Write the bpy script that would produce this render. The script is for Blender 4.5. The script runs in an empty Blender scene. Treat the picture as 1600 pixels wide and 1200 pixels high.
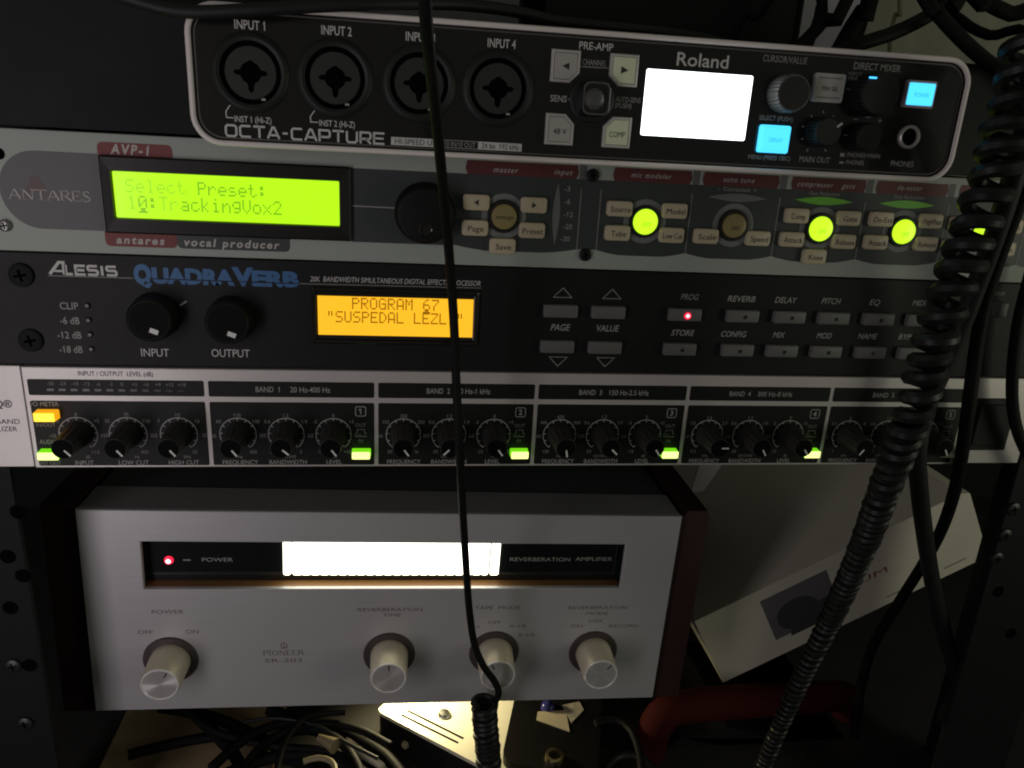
import bpy, bmesh, math, random
from mathutils import Vector, Matrix
random.seed(7)
sc = bpy.context.scene
S = 0.001                                   # everything below is written in millimetres

# ------------------------------------------------------------------ camera, world, lamps, exposure
FPX = 1202.4
CAM = Vector((148.22, -309.91, 140.58))
YAW, PITCH, ROLL = 0.1454, -0.3141, 0.0560
def cam_axes():
    cy, sy, cp, sp = math.cos(YAW), math.sin(YAW), math.cos(PITCH), math.sin(PITCH)
    f = Vector((sy*cp, cy*cp, sp)); r0 = Vector((cy, -sy, 0)); u0 = r0.cross(f)
    cr, sr = math.cos(ROLL), math.sin(ROLL)
    return r0*cr + u0*sr, u0*cr - r0*sr, f
CR, CU, CF = cam_axes()
cd = bpy.data.cameras.new('camera'); cam = bpy.data.objects.new('camera', cd)
sc.collection.objects.link(cam)
m = Matrix((CR, CU, -CF)).transposed().to_4x4(); m.translation = CAM*S
cam.matrix_world = m
cd.sensor_width = 36; cd.lens = FPX/1600*36; cd.clip_start = 0.01; cd.clip_end = 50
cd.dof.use_dof = False
sc.camera = cam

w = bpy.data.worlds.new('World'); sc.world = w; w.use_nodes = True
w.node_tree.nodes['Background'].inputs[0].default_value = (1.0, 0.99, 0.84, 1)
w.node_tree.nodes['Background'].inputs[1].default_value = 0.072
sc.view_settings.view_transform = 'Standard'; sc.view_settings.look = 'None'
sc.view_settings.exposure = 0; sc.view_settings.gamma = 1
try: sc.view_settings.use_curve_mapping = False
except Exception: pass

def area(name, loc, target, sx, sy, power, col):
    l = bpy.data.lights.new(name, 'AREA'); l.shape = 'RECTANGLE'; l.energy = power; l.size = sx*S; l.size_y = sy*S; l.color = col
    o = bpy.data.objects.new(name, l); sc.collection.objects.link(o)
    o.location = Vector(loc)*S
    o.rotation_euler = (Vector(target)-Vector(loc)).to_track_quat('-Z', 'Y').to_euler()
    return o
def spot(name, loc, target, power, col, angle, radius):
    l = bpy.data.lights.new(name, 'SPOT'); l.energy = power; l.color = col
    l.spot_size = math.radians(angle); l.spot_blend = 0.6; l.shadow_soft_size = radius*S
    o = bpy.data.objects.new(name, l); sc.collection.objects.link(o)
    o.location = Vector(loc)*S
    o.rotation_euler = (Vector(target)-Vector(loc)).to_track_quat('-Z', 'Y').to_euler()
area('monitor_lamp', (-135, -330, 0), (0, 10, 0), 110, 440, 0.44, (1.0, 0.90, 0.95))
area('low_lamp', (20, -330, -430), (60, 40, -110), 90, 90, 0.12, (0.95, 0.94, 1.0))
area('side_fill', (800, -340, 60), (330, 0, 20), 200, 240, 0.42, (1.0, 1.0, 0.78))  # unseen fill, added to brighten the right end of the panels
area('corner_fill', (520, 20, 420), (360, 180, 230), 120, 120, 0.05, (1.0, 1.0, 0.80))  # unseen fill, added to lift the cloth and paper at top right
spot('desk_lamp', (150, 112, -174), (168, 84, -212), 0.48, (1.0, 0.86, 0.48), 158, 5)
sc.cycles.filter_width = 2.0

# ------------------------------------------------------------------ helpers
class Frame:
    """A local frame; P() turns a point of the photograph into x, z on the local plane y = c."""
    def __init__(s, o=(0, 0, 0), rot=None):
        s.o = Vector(o); s.R = rot or Matrix.Identity(3); s.Rt = s.R.transposed()
    def P(s, px, py, c=0.0):
        d = CF*FPX + CR*(px-800) - CU*(py-600)
        C = s.Rt @ (CAM - s.o); d = s.Rt @ d
        t = (c - C.y)/d.y
        q = C + d*t
        return q.x, q.z
W0 = Frame()
def P3(px, py, y):
    x, z = W0.P(px, py, y); return Vector((x, y, z))
def PZ(px, py, z):
    d = CF*FPX + CR*(px-800) - CU*(py-600); t = (z-CAM.z)/d.z
    return CAM + d*t

MATS = {}
def mat(name, col, rough=0.5, metal=0.0, emit=None, es=1.0, noise=0.0, nscale=400, stretch=(1, 1, 1), bump=0.0, spec=0.5, rvar=0.0, coat=0.0):
    mt = bpy.data.materials.new(name); mt.use_nodes = True
    nt = mt.node_tree; b = nt.nodes['Principled BSDF']
    b.inputs['Base Color'].default_value = (*col, 1); b.inputs['Roughness'].default_value = rough
    b.inputs['Metallic'].default_value = metal; b.inputs['Specular IOR Level'].default_value = spec
    if coat: b.inputs['Coat Weight'].default_value = coat; b.inputs['Coat Roughness'].default_value = 0.08
    if emit: b.inputs['Emission Color'].default_value = (*emit, 1); b.inputs['Emission Strength'].default_value = es
    if noise or bump or rvar:
        tc = nt.nodes.new('ShaderNodeTexCoord'); mp = nt.nodes.new('ShaderNodeMapping')
        mp.inputs['Scale'].default_value = stretch
        nz = nt.nodes.new('ShaderNodeTexNoise'); nz.inputs['Scale'].default_value = nscale
        nz.inputs['Detail'].default_value = 4; nz.inputs['Roughness'].default_value = 0.65
        nt.links.new(tc.outputs['Object'], mp.inputs[0]); nt.links.new(mp.outputs[0], nz.inputs['Vector'])
        if noise:
            mr = nt.nodes.new('ShaderNodeMapRange'); mr.inputs[3].default_value = 1-noise; mr.inputs[4].default_value = 1+noise
            nt.links.new(nz.outputs[0], mr.inputs[0])
            mx = nt.nodes.new('ShaderNodeVectorMath'); mx.operation = 'SCALE'; mx.inputs[0].default_value = col
            nt.links.new(mr.outputs[0], mx.inputs['Scale']); nt.links.new(mx.outputs[0], b.inputs['Base Color'])
        if rvar:
            n2 = nt.nodes.new('ShaderNodeTexNoise'); n2.inputs['Scale'].default_value = 28; n2.inputs['Detail'].default_value = 5
            nt.links.new(tc.outputs['Object'], n2.inputs['Vector'])
            m2 = nt.nodes.new('ShaderNodeMapRange'); m2.inputs[3].default_value = max(.03, rough-rvar); m2.inputs[4].default_value = rough+rvar
            nt.links.new(n2.outputs[0], m2.inputs[0]); nt.links.new(m2.outputs[0], b.inputs['Roughness'])
        if bump:
            bp = nt.nodes.new('ShaderNodeBump'); bp.inputs['Strength'].default_value = bump; bp.inputs['Distance'].default_value = 0.0002
            nt.links.new(nz.outputs[0], bp.inputs['Height']); nt.links.new(bp.outputs[0], b.inputs['Normal'])
    MATS[name] = mt
    return mt

M = mat
black_satin = M('black_satin', (.012, .0125, .013), .5, spec=.22, noise=.25, nscale=900, bump=.25, rvar=.08)
black_paint = M('black_paint', (.011, .012, .0125), .6, spec=.22, noise=.2, nscale=1400, bump=.4, rvar=.1)
black_screw = M('black_screw', (.010, .010, .010), .6, spec=.15)
bolt_dark = M('bolt_dark', (.055, .055, .055), .4, metal=.8, noise=.2, nscale=500)
cream_dull = M('cream_dull', (.30, .25, .15), .5)
rail_black = M('rail_black', (.006, .0068, .008), .6, spec=.22, noise=.2, nscale=900, bump=.3)
gloss_black = M('gloss_black', (.010, .0095, .009), .2, rvar=.05, coat=.3)
knob_black = M('knob_black', (.011, .011, .011), .45, noise=.2, nscale=700, bump=.2, rvar=.08)
knob_grey = M('knob_grey', (.10, .102, .10), .45, noise=.2, nscale=700, bump=.2)
jack_plastic = M('jack_plastic', (.018, .020, .018), .5, spec=.3, noise=.15, nscale=900, bump=.2)
jack_insert = M('jack_insert', (.032, .036, .032), .55, spec=.3, noise=.15, nscale=900, bump=.2)
void = M('dark_cavity', (.003, .003, .003), 1, spec=0)
rim_silver = M('rim_silver', (.86, .80, .77), .5, noise=.05, nscale=500)
rim_line = M('rim_inner', (.10, .095, .09), .4)
white_print = M('white_print', (.62, .62, .60), .6, noise=.12, nscale=1500)
grey_print = M('grey_print', (.37, .37, .35), .6, noise=.15, nscale=1500)
dim_print = M('dim_print', (.26, .26, .25), .6, noise=.2, nscale=1500)
dark_print = M('dark_print', (.035, .033, .033), .6)
red_print = M('red_print', (.20, .04, .036), .55, noise=.1, nscale=900)
red_dull = M('red_print_dull', (.115, .026, .028), .55, noise=.1, nscale=900)
blue_print = M('blue_print', (.04, .145, .35), .5, noise=.1, nscale=900)
brown_print = M('brown_print', (.14, .095, .09), .6)
lens_print = M('lens_print', (.17, .18, .18), .5)
ant_light = M('panel_light_grey', (.37, .415, .375), .55, noise=.06, nscale=800, bump=.2)
ant_mid = M('panel_mid_grey', (.135, .135, .14), .55, noise=.08, nscale=900)
ant_dark = M('panel_dark_grey', (.040, .050, .050), .5, noise=.1, nscale=900)
ant_ring = M('panel_ring_grey', (.19, .205, .20), .5)
cream = M('cream_plastic', (.56, .49, .34), .45, noise=.06, nscale=300, bump=.1)
cream_dim = M('amber_lens_off', (.30, .25, .10), .35, noise=.1, nscale=300)
btn_white = M('button_white', (.50, .49, .46), .4, noise=.04, nscale=300)
btn_clear = M('button_rim', (.62, .60, .57), .3)
btn_warm = M('button_warm_white', (.58, .60, .45), .4, emit=(.8, .95, .55), es=.05)
ale_btn = M('grey_button', (.14, .14, .135), .5, noise=.1, nscale=600, bump=.1)
alu = M('brushed_aluminium', (.56, .56, .57), .42, metal=.35, noise=.14, nscale=220, stretch=(.06, 1, 9), bump=.25, rvar=.06)
alu_dark = M('aluminium_edge', (.50, .48, .46), .45, metal=.5)
beh_silver = M('brushed_silver', (.62, .59, .57), .40, metal=.35, noise=.08, nscale=260, stretch=(.05, 1, 8), bump=.15, rvar=.05)
beh_black = M('eq_black', (.010, .011, .010), .5, spec=.25, noise=.15, nscale=900, bump=.2)
chrome = M('chrome', (.50, .48, .46), .3, metal=.4)
steel = M('steel', (.35, .35, .34), .35, metal=1, noise=.1, nscale=500)
knob_side = M('champagne_knob', (.66, .60, .45), .40, metal=.25, noise=.04, nscale=300)
knob_face = M('spun_aluminium', (.80, .79, .77), .3, metal=.6, noise=.05, nscale=600)
wood = M('dark_walnut', (.034, .015, .013), .5, noise=.35, nscale=60, stretch=(1, .15, 1), bump=.2)
top_lit = M('cabinet_top_lit', (.30, .30, .29), .5, noise=.12, nscale=700, bump=.3)  # paler colour stands for the lit front band of the cabinet top
acrylic = M('smoked_acrylic', (.008, .010, .010), .10, coat=.4)
recess_glow = M('recess_floor_glow', (.22, .11, .035), .45)  # black ledge coloured brown to carry the display's orange glow
rubber = M('cable_rubber', (.008, .008, .008), .6, spec=.14, noise=.2, nscale=500, bump=.15, rvar=.1)
rubber_grey = M('cable_rubber_grey', (.016, .0165, .0165), .5, spec=.3, noise=.2, nscale=500, bump=.15, rvar=.1)
coil_pvc = M('coil_pvc', (.010, .0105, .010), .45, spec=.35, rvar=.08)
card_white = M('white_card', (.68, .65, .54), .6, noise=.06, nscale=120, bump=.1)
card_print = M('card_photo_grey', (.15, .145, .15), .5)
card_print_dark = M('card_photo_dark', (.06, .06, .06), .5)
red_plastic = M('red_plastic', (.048, .008, .006), .85, spec=.1, noise=.15, nscale=200, bump=.2)
floor_m = M('tan_floor', (.36, .27, .15), .7, noise=.35, nscale=40, bump=.5)
wall_m = M('olive_wall', (.24, .24, .185), .8, noise=.55, nscale=22, bump=.3)
lamp_white = M('white_metal_box', (.80, .76, .62), .4, noise=.04, nscale=200)
paper = M('white_paper', (.62, .60, .66), .7, noise=.1, nscale=60)
lav_paper = M('lilac_paper', (.84, .82, .88), .6, noise=.1, nscale=60)
lcd_green = M('lcd_green', (.02, .05, 0), .2, emit=(.50, 1.0, .012), es=1.05)
lcd_green_dot = M('lcd_green_dot', (.02, .05, 0), .3, emit=(.20, .50, .006), es=1.0)
lcd_green_faint = M('lcd_green_faint_dot', (.02, .05, 0), .3, emit=(.34, .74, .01), es=1.0)
lcd_amber = M('lcd_amber', (.05, .03, 0), .2, emit=(1.0, .50, .02), es=1.1)
lcd_amber_dot = M('lcd_amber_dot', (.05, .02, 0), .3, emit=(.26, .10, .0), es=1.0)
lcd_white = M('lcd_white', (.1, .1, .1), .2, emit=(.92, 1.0, 1.0), es=3.2)
tube_white = M('backlight_white', (.1, .1, .1), .3, emit=(1.0, .93, .74), es=4.5)
lit_green = M('lit_green', (.1, .3, 0), .3, emit=(.55, 1.0, .02), es=1.25)
lit_green_dot = M('lit_green_legend', (.1, .2, 0), .3, emit=(.25, .50, .0), es=1.0)
lit_green_side = M('lit_green_side', (.1, .3, 0), .3, emit=(.22, .85, .01), es=.9)
lit_green_hot = M('lit_green_hot', (.1, .3, 0), .3, emit=(.95, 1.0, .30), es=1.6)
lit_yellow = M('lit_yellow', (.3, .2, 0), .3, emit=(1.0, .66, .03), es=1.4)
lit_yellow_side = M('lit_yellow_side', (.3, .2, 0), .3, emit=(1.0, .42, .01), es=.9)
lit_cyan = M('lit_cyan', (.05, .2, .3), .3, emit=(.065, .60, .96), es=1.45)
lit_cyan_text = M('lit_cyan_legend', (.02, .1, .2), .3, emit=(.02, .34, .46), es=1.0)
lit_blue = M('lit_blue', (.02, .1, .3), .3, emit=(.05, .45, 1.0), es=2.0)
lit_red = M('lit_red', (.3, 0, 0), .3, emit=(1.0, .02, .06), es=1.3)
lit_red_core = M('lit_red_core', (.3, .1, .1), .3, emit=(1.0, .45, .5), es=3.0)
meter_green = M('meter_green', (.05, .12, .03), .3, emit=(.10, .30, .02), es=.2)
led_off = M('led_off', (.02, .016, .016), .25)

def link(name, bm, mats, parent=None, loc=None, smooth=False):
    bmesh.ops.recalc_face_normals(bm, faces=bm.faces) if smooth != 'flat' else None
    me = bpy.data.meshes.new(name); bm.to_mesh(me); bm.free()
    for mt in (mats if isinstance(mats, (list, tuple)) else [mats]): me.materials.append(mt)
    if smooth is True:
        for p in me.polygons: p.use_smooth = True
        try: me.set_sharp_from_angle(angle=math.radians(38))
        except Exception: pass
    o = bpy.data.objects.new(name, me); sc.collection.objects.link(o)
    if parent: o.parent = parent
    if loc: o.location = Vector(loc)*S
    return o
def tag(o, label=None, cat=None, group=None, kind=None):
    if label: o['label'] = label
    if cat: o['category'] = cat
    if group: o['group'] = group
    if kind: o['kind'] = kind
    return o
def thing(name, label, cat, loc=(0, 0, 0), rot=None, group=None):
    o = bpy.data.objects.new(name, None); sc.collection.objects.link(o)
    o.empty_display_size = .01
    mm = (rot or Matrix.Identity(3)).to_4x4(); mm.translation = Vector(loc)*S
    o.matrix_world = mm
    return tag(o, label, cat, group)
def copy_tree(o, parent=None):
    c = o.copy(); sc.collection.objects.link(c)
    if parent: c.parent = parent
    for ch in list(o.children): copy_tree(ch, c)
    return c
B = bmesh.new
def V(bm, x, y, z): return bm.verts.new((x*S, y*S, z*S))
def face(bm, vs, mi=0):
    try:
        f = bm.faces.new(vs); f.material_index = mi; return f
    except ValueError: return None
def prr(x0, x1, z0, z1, r, n=5):
    r = min(r, (x1-x0)/2-1e-4, (z1-z0)/2-1e-4)
    if r < .02: return [(x0, z0), (x1, z0), (x1, z1), (x0, z1)]
    out = []
    for cx, cz, a in ((x1-r, z0+r, -90), (x1-r, z1-r, 0), (x0+r, z1-r, 90), (x0+r, z0+r, 180)):
        for i in range(n+1):
            t = math.radians(a + 90*i/n); out.append((cx+r*math.cos(t), cz+r*math.sin(t)))
    return out
def pcirc(cx, cz, r, n=24, rz=None):
    return [(cx+r*math.cos(2*math.pi*i/n), cz+(rz or r)*math.sin(2*math.pi*i/n)) for i in range(n)]
def extr(bm, pts, y0, y1, mi=0, back=False):
    a = [V(bm, x, y0, z) for x, z in pts]; b = [V(bm, x, y1, z) for x, z in pts]
    face(bm, a, mi); n = len(pts)
    for i in range(n): face(bm, [a[i], a[(i+1) % n], b[(i+1) % n], b[i]], mi)
    if back: face(bm, b[::-1], mi)
def flat(bm, pts, y, mi=0): face(bm, [V(bm, x, y, z) for x, z in pts], mi)
def rings(bm, loops, mi=0, cap0=False, cap1=False):
    """loops: list of (pts, y) with equal counts, joined one to the next"""
    vs = [[V(bm, x, y, z) for x, z in pts] for pts, y in loops]
    n = len(vs[0])
    for A, Bv in zip(vs, vs[1:]):
        for i in range(n): face(bm, [A[i], A[(i+1) % n], Bv[(i+1) % n], Bv[i]], mi)
    if cap0: face(bm, vs[0], mi)
    if cap1: face(bm, vs[-1], mi)
def rr(bm, x0, x1, z0, z1, r, y0, y1, b=0.0, mi=0, n=5):
    """rounded slab, front at y0, its front edge bevelled by b"""
    if b:
        rings(bm, [(prr(x0+b, x1-b, z0+b, z1-b, max(r-b, .3), n), y0), (prr(x0+b*.3, x1-b*.3, z0+b*.3, z1-b*.3, max(r-b*.3, .3), n), y0+b*.3),
                   (prr(x0, x1, z0, z1, max(r, .3), n), y0+b), (prr(x0, x1, z0, z1, max(r, .3), n), y1)], mi, cap0=True, cap1=True)
    else: extr(bm, prr(x0, x1, z0, z1, r, n), y0, y1, mi, True)
def lathe(bm, cx, cz, prof, n=28, mi=0, cap0=True, cap1=False):
    rings(bm, [(pcirc(cx, cz, r, n), y) for r, y in prof], mi, cap0, cap1)
def box(bm, x0, x1, y0, y1, z0, z1, mi=0): extr(bm, [(x0, z0), (x1, z0), (x1, z1), (x0, z1)], y0, y1, mi, True)
def stroke(bm, pts, wd, y, mi=0, closed=False):
    pts = [Vector((p[0], p[1])) for p in pts]; n = len(pts); L = []; R = []
    for i in range(n):
        if closed: a, b_ = pts[i-1], pts[(i+1) % n]
        else: a, b_ = pts[max(i-1, 0)], pts[min(i+1, n-1)]
        d1 = (pts[i]-a); d2 = (b_-pts[i])
        d1 = d1.normalized() if d1.length > 1e-9 else d2.normalized()
        d2 = d2.normalized() if d2.length > 1e-9 else d1
        t = (d1+d2); t = t.normalized() if t.length > 1e-6 else d1
        nr = Vector((-t.y, t.x)); k = 1/max(.5, abs(nr.dot(Vector((-d1.y, d1.x)))))
        L.append(pts[i]+nr*wd/2*k); R.append(pts[i]-nr*wd/2*k)
    lv = [V(bm, p.x, y, p.y) for p in L]; rv = [V(bm, p.x, y, p.y) for p in R]
    for i in range(n if closed else n-1):
        j = (i+1) % n; face(bm, [rv[i], rv[j], lv[j], lv[i]], mi)
def resample(pts, step):
    pts = [Vector(p) for p in pts]; out = []
    for i in range(len(pts)-1):
        p0, p1, p2, p3 = pts[max(i-1, 0)], pts[i], pts[i+1], pts[min(i+2, len(pts)-1)]
        k = max(2, int((p2-p1).length/step))
        for j in range(k):
            t = j/k
            out.append(.5*((2*p1)+(p2-p0)*t+(2*p0-5*p1+4*p2-p3)*t*t+(3*p1-p0-3*p2+p3)*t**3))
    out.append(pts[-1]); return out
def sweep(bm, pts, r, n=8, mi=0):
    rad = r if callable(r) else (lambda t: r)
    t = (pts[1]-pts[0]).normalized(); nrm = t.orthogonal().normalized(); prev = None
    for i, p in enumerate(pts):
        tt = (pts[min(i+1, len(pts)-1)]-pts[max(i-1, 0)]).normalized()
        nrm = (nrm - tt*nrm.dot(tt)).normalized(); bn = tt.cross(nrm); q = rad(i/(len(pts)-1))
        ring = [V(bm, *(p + nrm*math.cos(2*math.pi*k/n)*q + bn*math.sin(2*math.pi*k/n)*q)) for k in range(n)]
        if prev:
            for k in range(n): face(bm, [prev[k], prev[(k+1) % n], ring[(k+1) % n], ring[k]], mi)
        else: face(bm, ring[::-1], mi)
        prev = ring
    face(bm, prev, mi)
def tube(bm, pts, r, step=4, n=10, mi=0): sweep(bm, resample(pts, step), r, n, mi)
def helix(center, R, pitch, per=18):
    """a helix of radius R(t) around the centre line, pitch(t) millimetres a turn"""
    c = resample(center, 1.0); L = [0]
    for a, b_ in zip(c, c[1:]): L.append(L[-1]+(b_-a).length)
    t = (c[1]-c[0]).normalized(); nrm = t.orthogonal().normalized()
    fr = []
    for i, p in enumerate(c):
        tt = (c[min(i+1, len(c)-1)]-c[max(i-1, 0)]).normalized()
        nrm = (nrm-tt*nrm.dot(tt)).normalized(); fr.append((p, nrm.copy(), tt.cross(nrm)))
    out = []; s = 0.0; ang = 0.0; i = 0
    while s < L[-1]:
        while i < len(L)-2 and L[i+1] < s: i += 1
        f = (s-L[i])/max(1e-6, L[i+1]-L[i]); p = fr[i][0].lerp(fr[i+1][0], f)
        u = s/L[-1]; q = R(u)
        wob = 1+.05*math.sin(ang*.37)
        out.append(p + (fr[i][1]*math.cos(ang)+fr[i][2]*math.sin(ang))*q*wob)
        ang += 2*math.pi/per; s += pitch(u)/per*(1+.12*math.sin(ang*.21))
    return out

# --- lettering
_TC = {}
def glyphs(s, shear, bold, space=1.0):
    k = (s, shear, bold, space)
    if k not in _TC and bold and 'Q' in s:      # the outline offset can spike on a Q: fall back to the plain weight
        p = glyphs_plain(s, shear, bold, space); q = glyphs_plain(s, shear, 0, space)
        if max(v[0] for v in p)-min(v[0] for v in p) > 1.25*(max(v[0] for v in q)-min(v[0] for v in q))+.1: return glyphs(s, shear, 0, space)
    if k not in _TC:
        cu = bpy.data.curves.new('t', 'FONT'); cu.body = s; cu.size = 1; cu.shear = shear; cu.offset = bold
        cu.resolution_u = 3; cu.space_character = space; cu.fill_mode = 'FRONT'
        o = bpy.data.objects.new('t', cu); sc.collection.objects.link(o)
        dg = bpy.context.evaluated_depsgraph_get(); dg.update()
        me = bpy.data.meshes.new_from_object(o.evaluated_get(dg))
        vs = [(v.co.x, v.co.y) for v in me.vertices]; fs = [tuple(p.vertices) for p in me.polygons]
        bpy.data.objects.remove(o); bpy.data.curves.remove(cu); bpy.data.meshes.remove(me)
        _TC[k] = (vs, fs)
        if '1' in s and s != '1':          # the built-in numeral one is a bare stem: give it its flag
            st = glyphs('1', 0, bold); w1 = max(v[0] for v in st[0])-min(v[0] for v in st[0]); top = max(v[1] for v in st[0])
            for i, ch in enumerate(s):
                if ch != '1': continue
                xm = max(v[0] for v in glyphs_plain(s[:i+1], shear, bold, space))-w1*.5
                j = len(vs); vs += [(xm, top), (xm-.17-.2*shear*top, top*.74), (xm-.17-.26*shear*top, top*.62), (xm-.0-.14*shear*top, top*.86)]
                fs.append((j, j+1, j+2, j+3))
    return _TC[k]
def glyphs_plain(s, shear, bold, space):
    cu = bpy.data.curves.new('t', 'FONT'); cu.body = s; cu.size = 1; cu.shear = shear; cu.offset = bold; cu.space_character = space; cu.fill_mode = 'FRONT'; cu.resolution_u = 2
    o = bpy.data.objects.new('t', cu); sc.collection.objects.link(o)
    dg = bpy.context.evaluated_depsgraph_get(); dg.update(); me = bpy.data.meshes.new_from_object(o.evaluated_get(dg))
    r = [(v.co.x, v.co.y) for v in me.vertices]; bpy.data.objects.remove(o); bpy.data.curves.remove(cu); bpy.data.meshes.remove(me)
    return r
CAPH = None
def put(bm, s, x0, x1, zc, h, c, shear=0, bold=0.0, mi=0, space=1.0):
    """print s between x0 and x1 (x1 None: natural width, centred on x0), cap height h, centred on zc"""
    global CAPH
    if CAPH is None: CAPH = max(v[1] for v in glyphs('H', 0, 0)[0])
    vs, fs = glyphs(s, shear, bold, space)
    if not vs: return
    a = min(v[0] for v in vs); b_ = max(v[0] for v in vs); kz = h/CAPH
    if x1 is None: kx = kz*.92; x0 = x0-(b_-a)*kx/2
    else: kx = (x1-x0)/(b_-a)
    vv = [V(bm, x0+(x-a)*kx, c, zc-h/2+y*kz) for x, y in vs]
    for f in fs: face(bm, [vv[i] for i in f], mi)
def ptxt(bm, F, s, x0, x1, y, h, c, shear=0, bold=0.0, mi=0, ref=None, space=1.0):
    """the same, its span given by points of the photograph on the plane y = c"""
    cc = c if ref is None else ref
    a = F.P(x0, y, cc); b_ = F.P(x1, y, cc); put(bm, s, a[0], b_[0], F.P((x0+x1)/2, y, cc)[1], h, c, shear, bold, mi, space)
SERIF = {  # strokes x0,z0,x1,z1,width on a unit cap height; advance last
 'A': ([(0, 0, .42, 1, .07), (.42, 1, .82, 0, .15), (.17, .36, .64, .36, .06), (-.1, .02, .16, .02, .05), (.64, .02, .96, .02, .05)], .9),
 'N': ([(.12, 0, .12, 1, .07), (.1, 1, .78, 0, .15), (.78, 0, .78, 1, .07), (-.02, .02, .26, .02, .05), (-.02, .98, .2, .98, .05), (.66, .98, .92, .98, .05)], .95),
 'T': ([(.42, 0, .42, 1, .14), (0, .96, .84, .96, .07), (0, .96, 0, .78, .06), (.84, .96, .84, .78, .06), (.26, .02, .58, .02, .05)], .88),
 'R': ([(.12, 0, .12, 1, .14), (.12, .97, .45, .97, .06), (.45, .97, .6, .86, .1), (.6, .86, .6, .62, .13), (.6, .62, .42, .5, .1), (.42, .5, .12, .5, .06), (.36, .5, .82, 0, .14), (-.02, .02, .28, .02, .05), (-.02, .98, .12, .98, .05)], .82),
 'E': ([(.12, 0, .12, 1, .14), (.0, .97, .6, .97, .06), (.0, .03, .64, .03, .06), (.12, .52, .48, .52, .06), (.6, .97, .6, .8, .06), (.64, .03, .66, .22, .06), (.48, .42, .48, .62, .05)], .78),
 'S': ([(.5, .86, .4, .97, .07), (.4, .97, .18, .95, .08), (.18, .95, .06, .78, .1), (.06, .78, .16, .6, .12), (.16, .6, .44, .42, .14), (.44, .42, .54, .24, .12), (.54, .24, .42, .05, .1), (.42, .05, .16, .03, .08), (.16, .03, .04, .18, .07), (.5, .97, .5, .74, .05), (.04, .02, .04, .26, .05)], .68),
 'P': ([(.12, 0, .12, 1, .14), (.12, .97, .45, .97, .06), (.45, .97, .6, .86, .1), (.6, .86, .6, .62, .13), (.6, .62, .42, .48, .1), (.42, .48, .12, .48, .06), (-.02, .02, .28, .02, .05), (-.02, .98, .12, .98, .05)], .74),
 'I': ([(.16, 0, .16, 1, .14), (0, .02, .32, .02, .05), (0, .98, .32, .98, .05)], .44),
 'O': ([(.42, .98, .16, .86, .09), (.16, .86, .06, .5, .14), (.06, .5, .16, .14, .14), (.16, .14, .42, .02, .09), (.42, .02, .68, .14, .09), (.68, .14, .78, .5, .14), (.78, .5, .68, .86, .14), (.68, .86, .42, .98, .09)], .94),
}
def serif(bm, s, x0, x1, z0, h, c, mi=0):
    tot = sum(SERIF[ch][1] for ch in s); k = (x1-x0)/tot; x = x0
    for ch in s:
        st, ad = SERIF[ch]
        for a, b_, cc, d, wd in st: stroke(bm, [(x+a*k, z0+b_*h), (x+cc*k, z0+d*h)], wd*h, c, mi)
        x += ad*k
r_ = .16
WIDE = {  # wide square lettering: poly-lines
 'O': [[(.06, .2), (.06, .8), (.2, .95), (.8, .95), (.94, .8), (.94, .2), (.8, .05), (.2, .05), (.06, .2)]],
 'C': [[(.96, .95), (.2, .95), (.06, .8), (.06, .2), (.2, .05), (.96, .05)]],
 'T': [[(0, .95), (1, .95)], [(.5, .95), (.5, 0)]],
 'A': [[(.0, 0), (.42, .95), (.58, .95), (1, 0)], [(.2, .3), (.8, .3)]],
 '-': [[(.15, .5), (.85, .5)]],
 'P': [[(.06, 0), (.06, .95), (.84, .95), (.96, .84), (.96, .5), (.84, .38), (.06, .38)]],
 'U': [[(.06, 1), (.06, .2), (.2, .05), (.8, .05), (.94, .2), (.94, 1)]],
 'R': [[(.06, 0), (.06, .95), (.84, .95), (.95, .84), (.95, .52), (.84, .4), (.06, .4)], [(.55, .4), (.97, 0)]],
 'E': [[(.98, .95), (.06, .95), (.06, .05), (.98, .05)], [(.06, .5), (.9, .5)]],
 'L': [[(.06, 1), (.06, .06), (.9, .06)]],
 'S': [[(.96, .95), (.16, .95), (.06, .84), (.06, .62), (.16, .52), (.86, .52), (.96, .4), (.96, .16), (.86, .05), (.02, .05)]],
 'I': [[(.5, 0), (.5, 1)]],
}
def wide(bm, s, x0, x1, z0, h, wd, c, gaps=.18, mi=0, shear=0.0, wmap={}):
    tot = sum(wmap.get(ch, 1.0)+gaps for ch in s)-gaps; k = (x1-x0)/tot; x = x0
    for ch in s:
        a = wmap.get(ch, 1.0)
        for pl in WIDE[ch]: stroke(bm, [(x+(p[0]*a)*k+p[1]*h*shear, z0+p[1]*h) for p in pl], wd, c, mi)
        x += (a+gaps)*k
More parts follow.
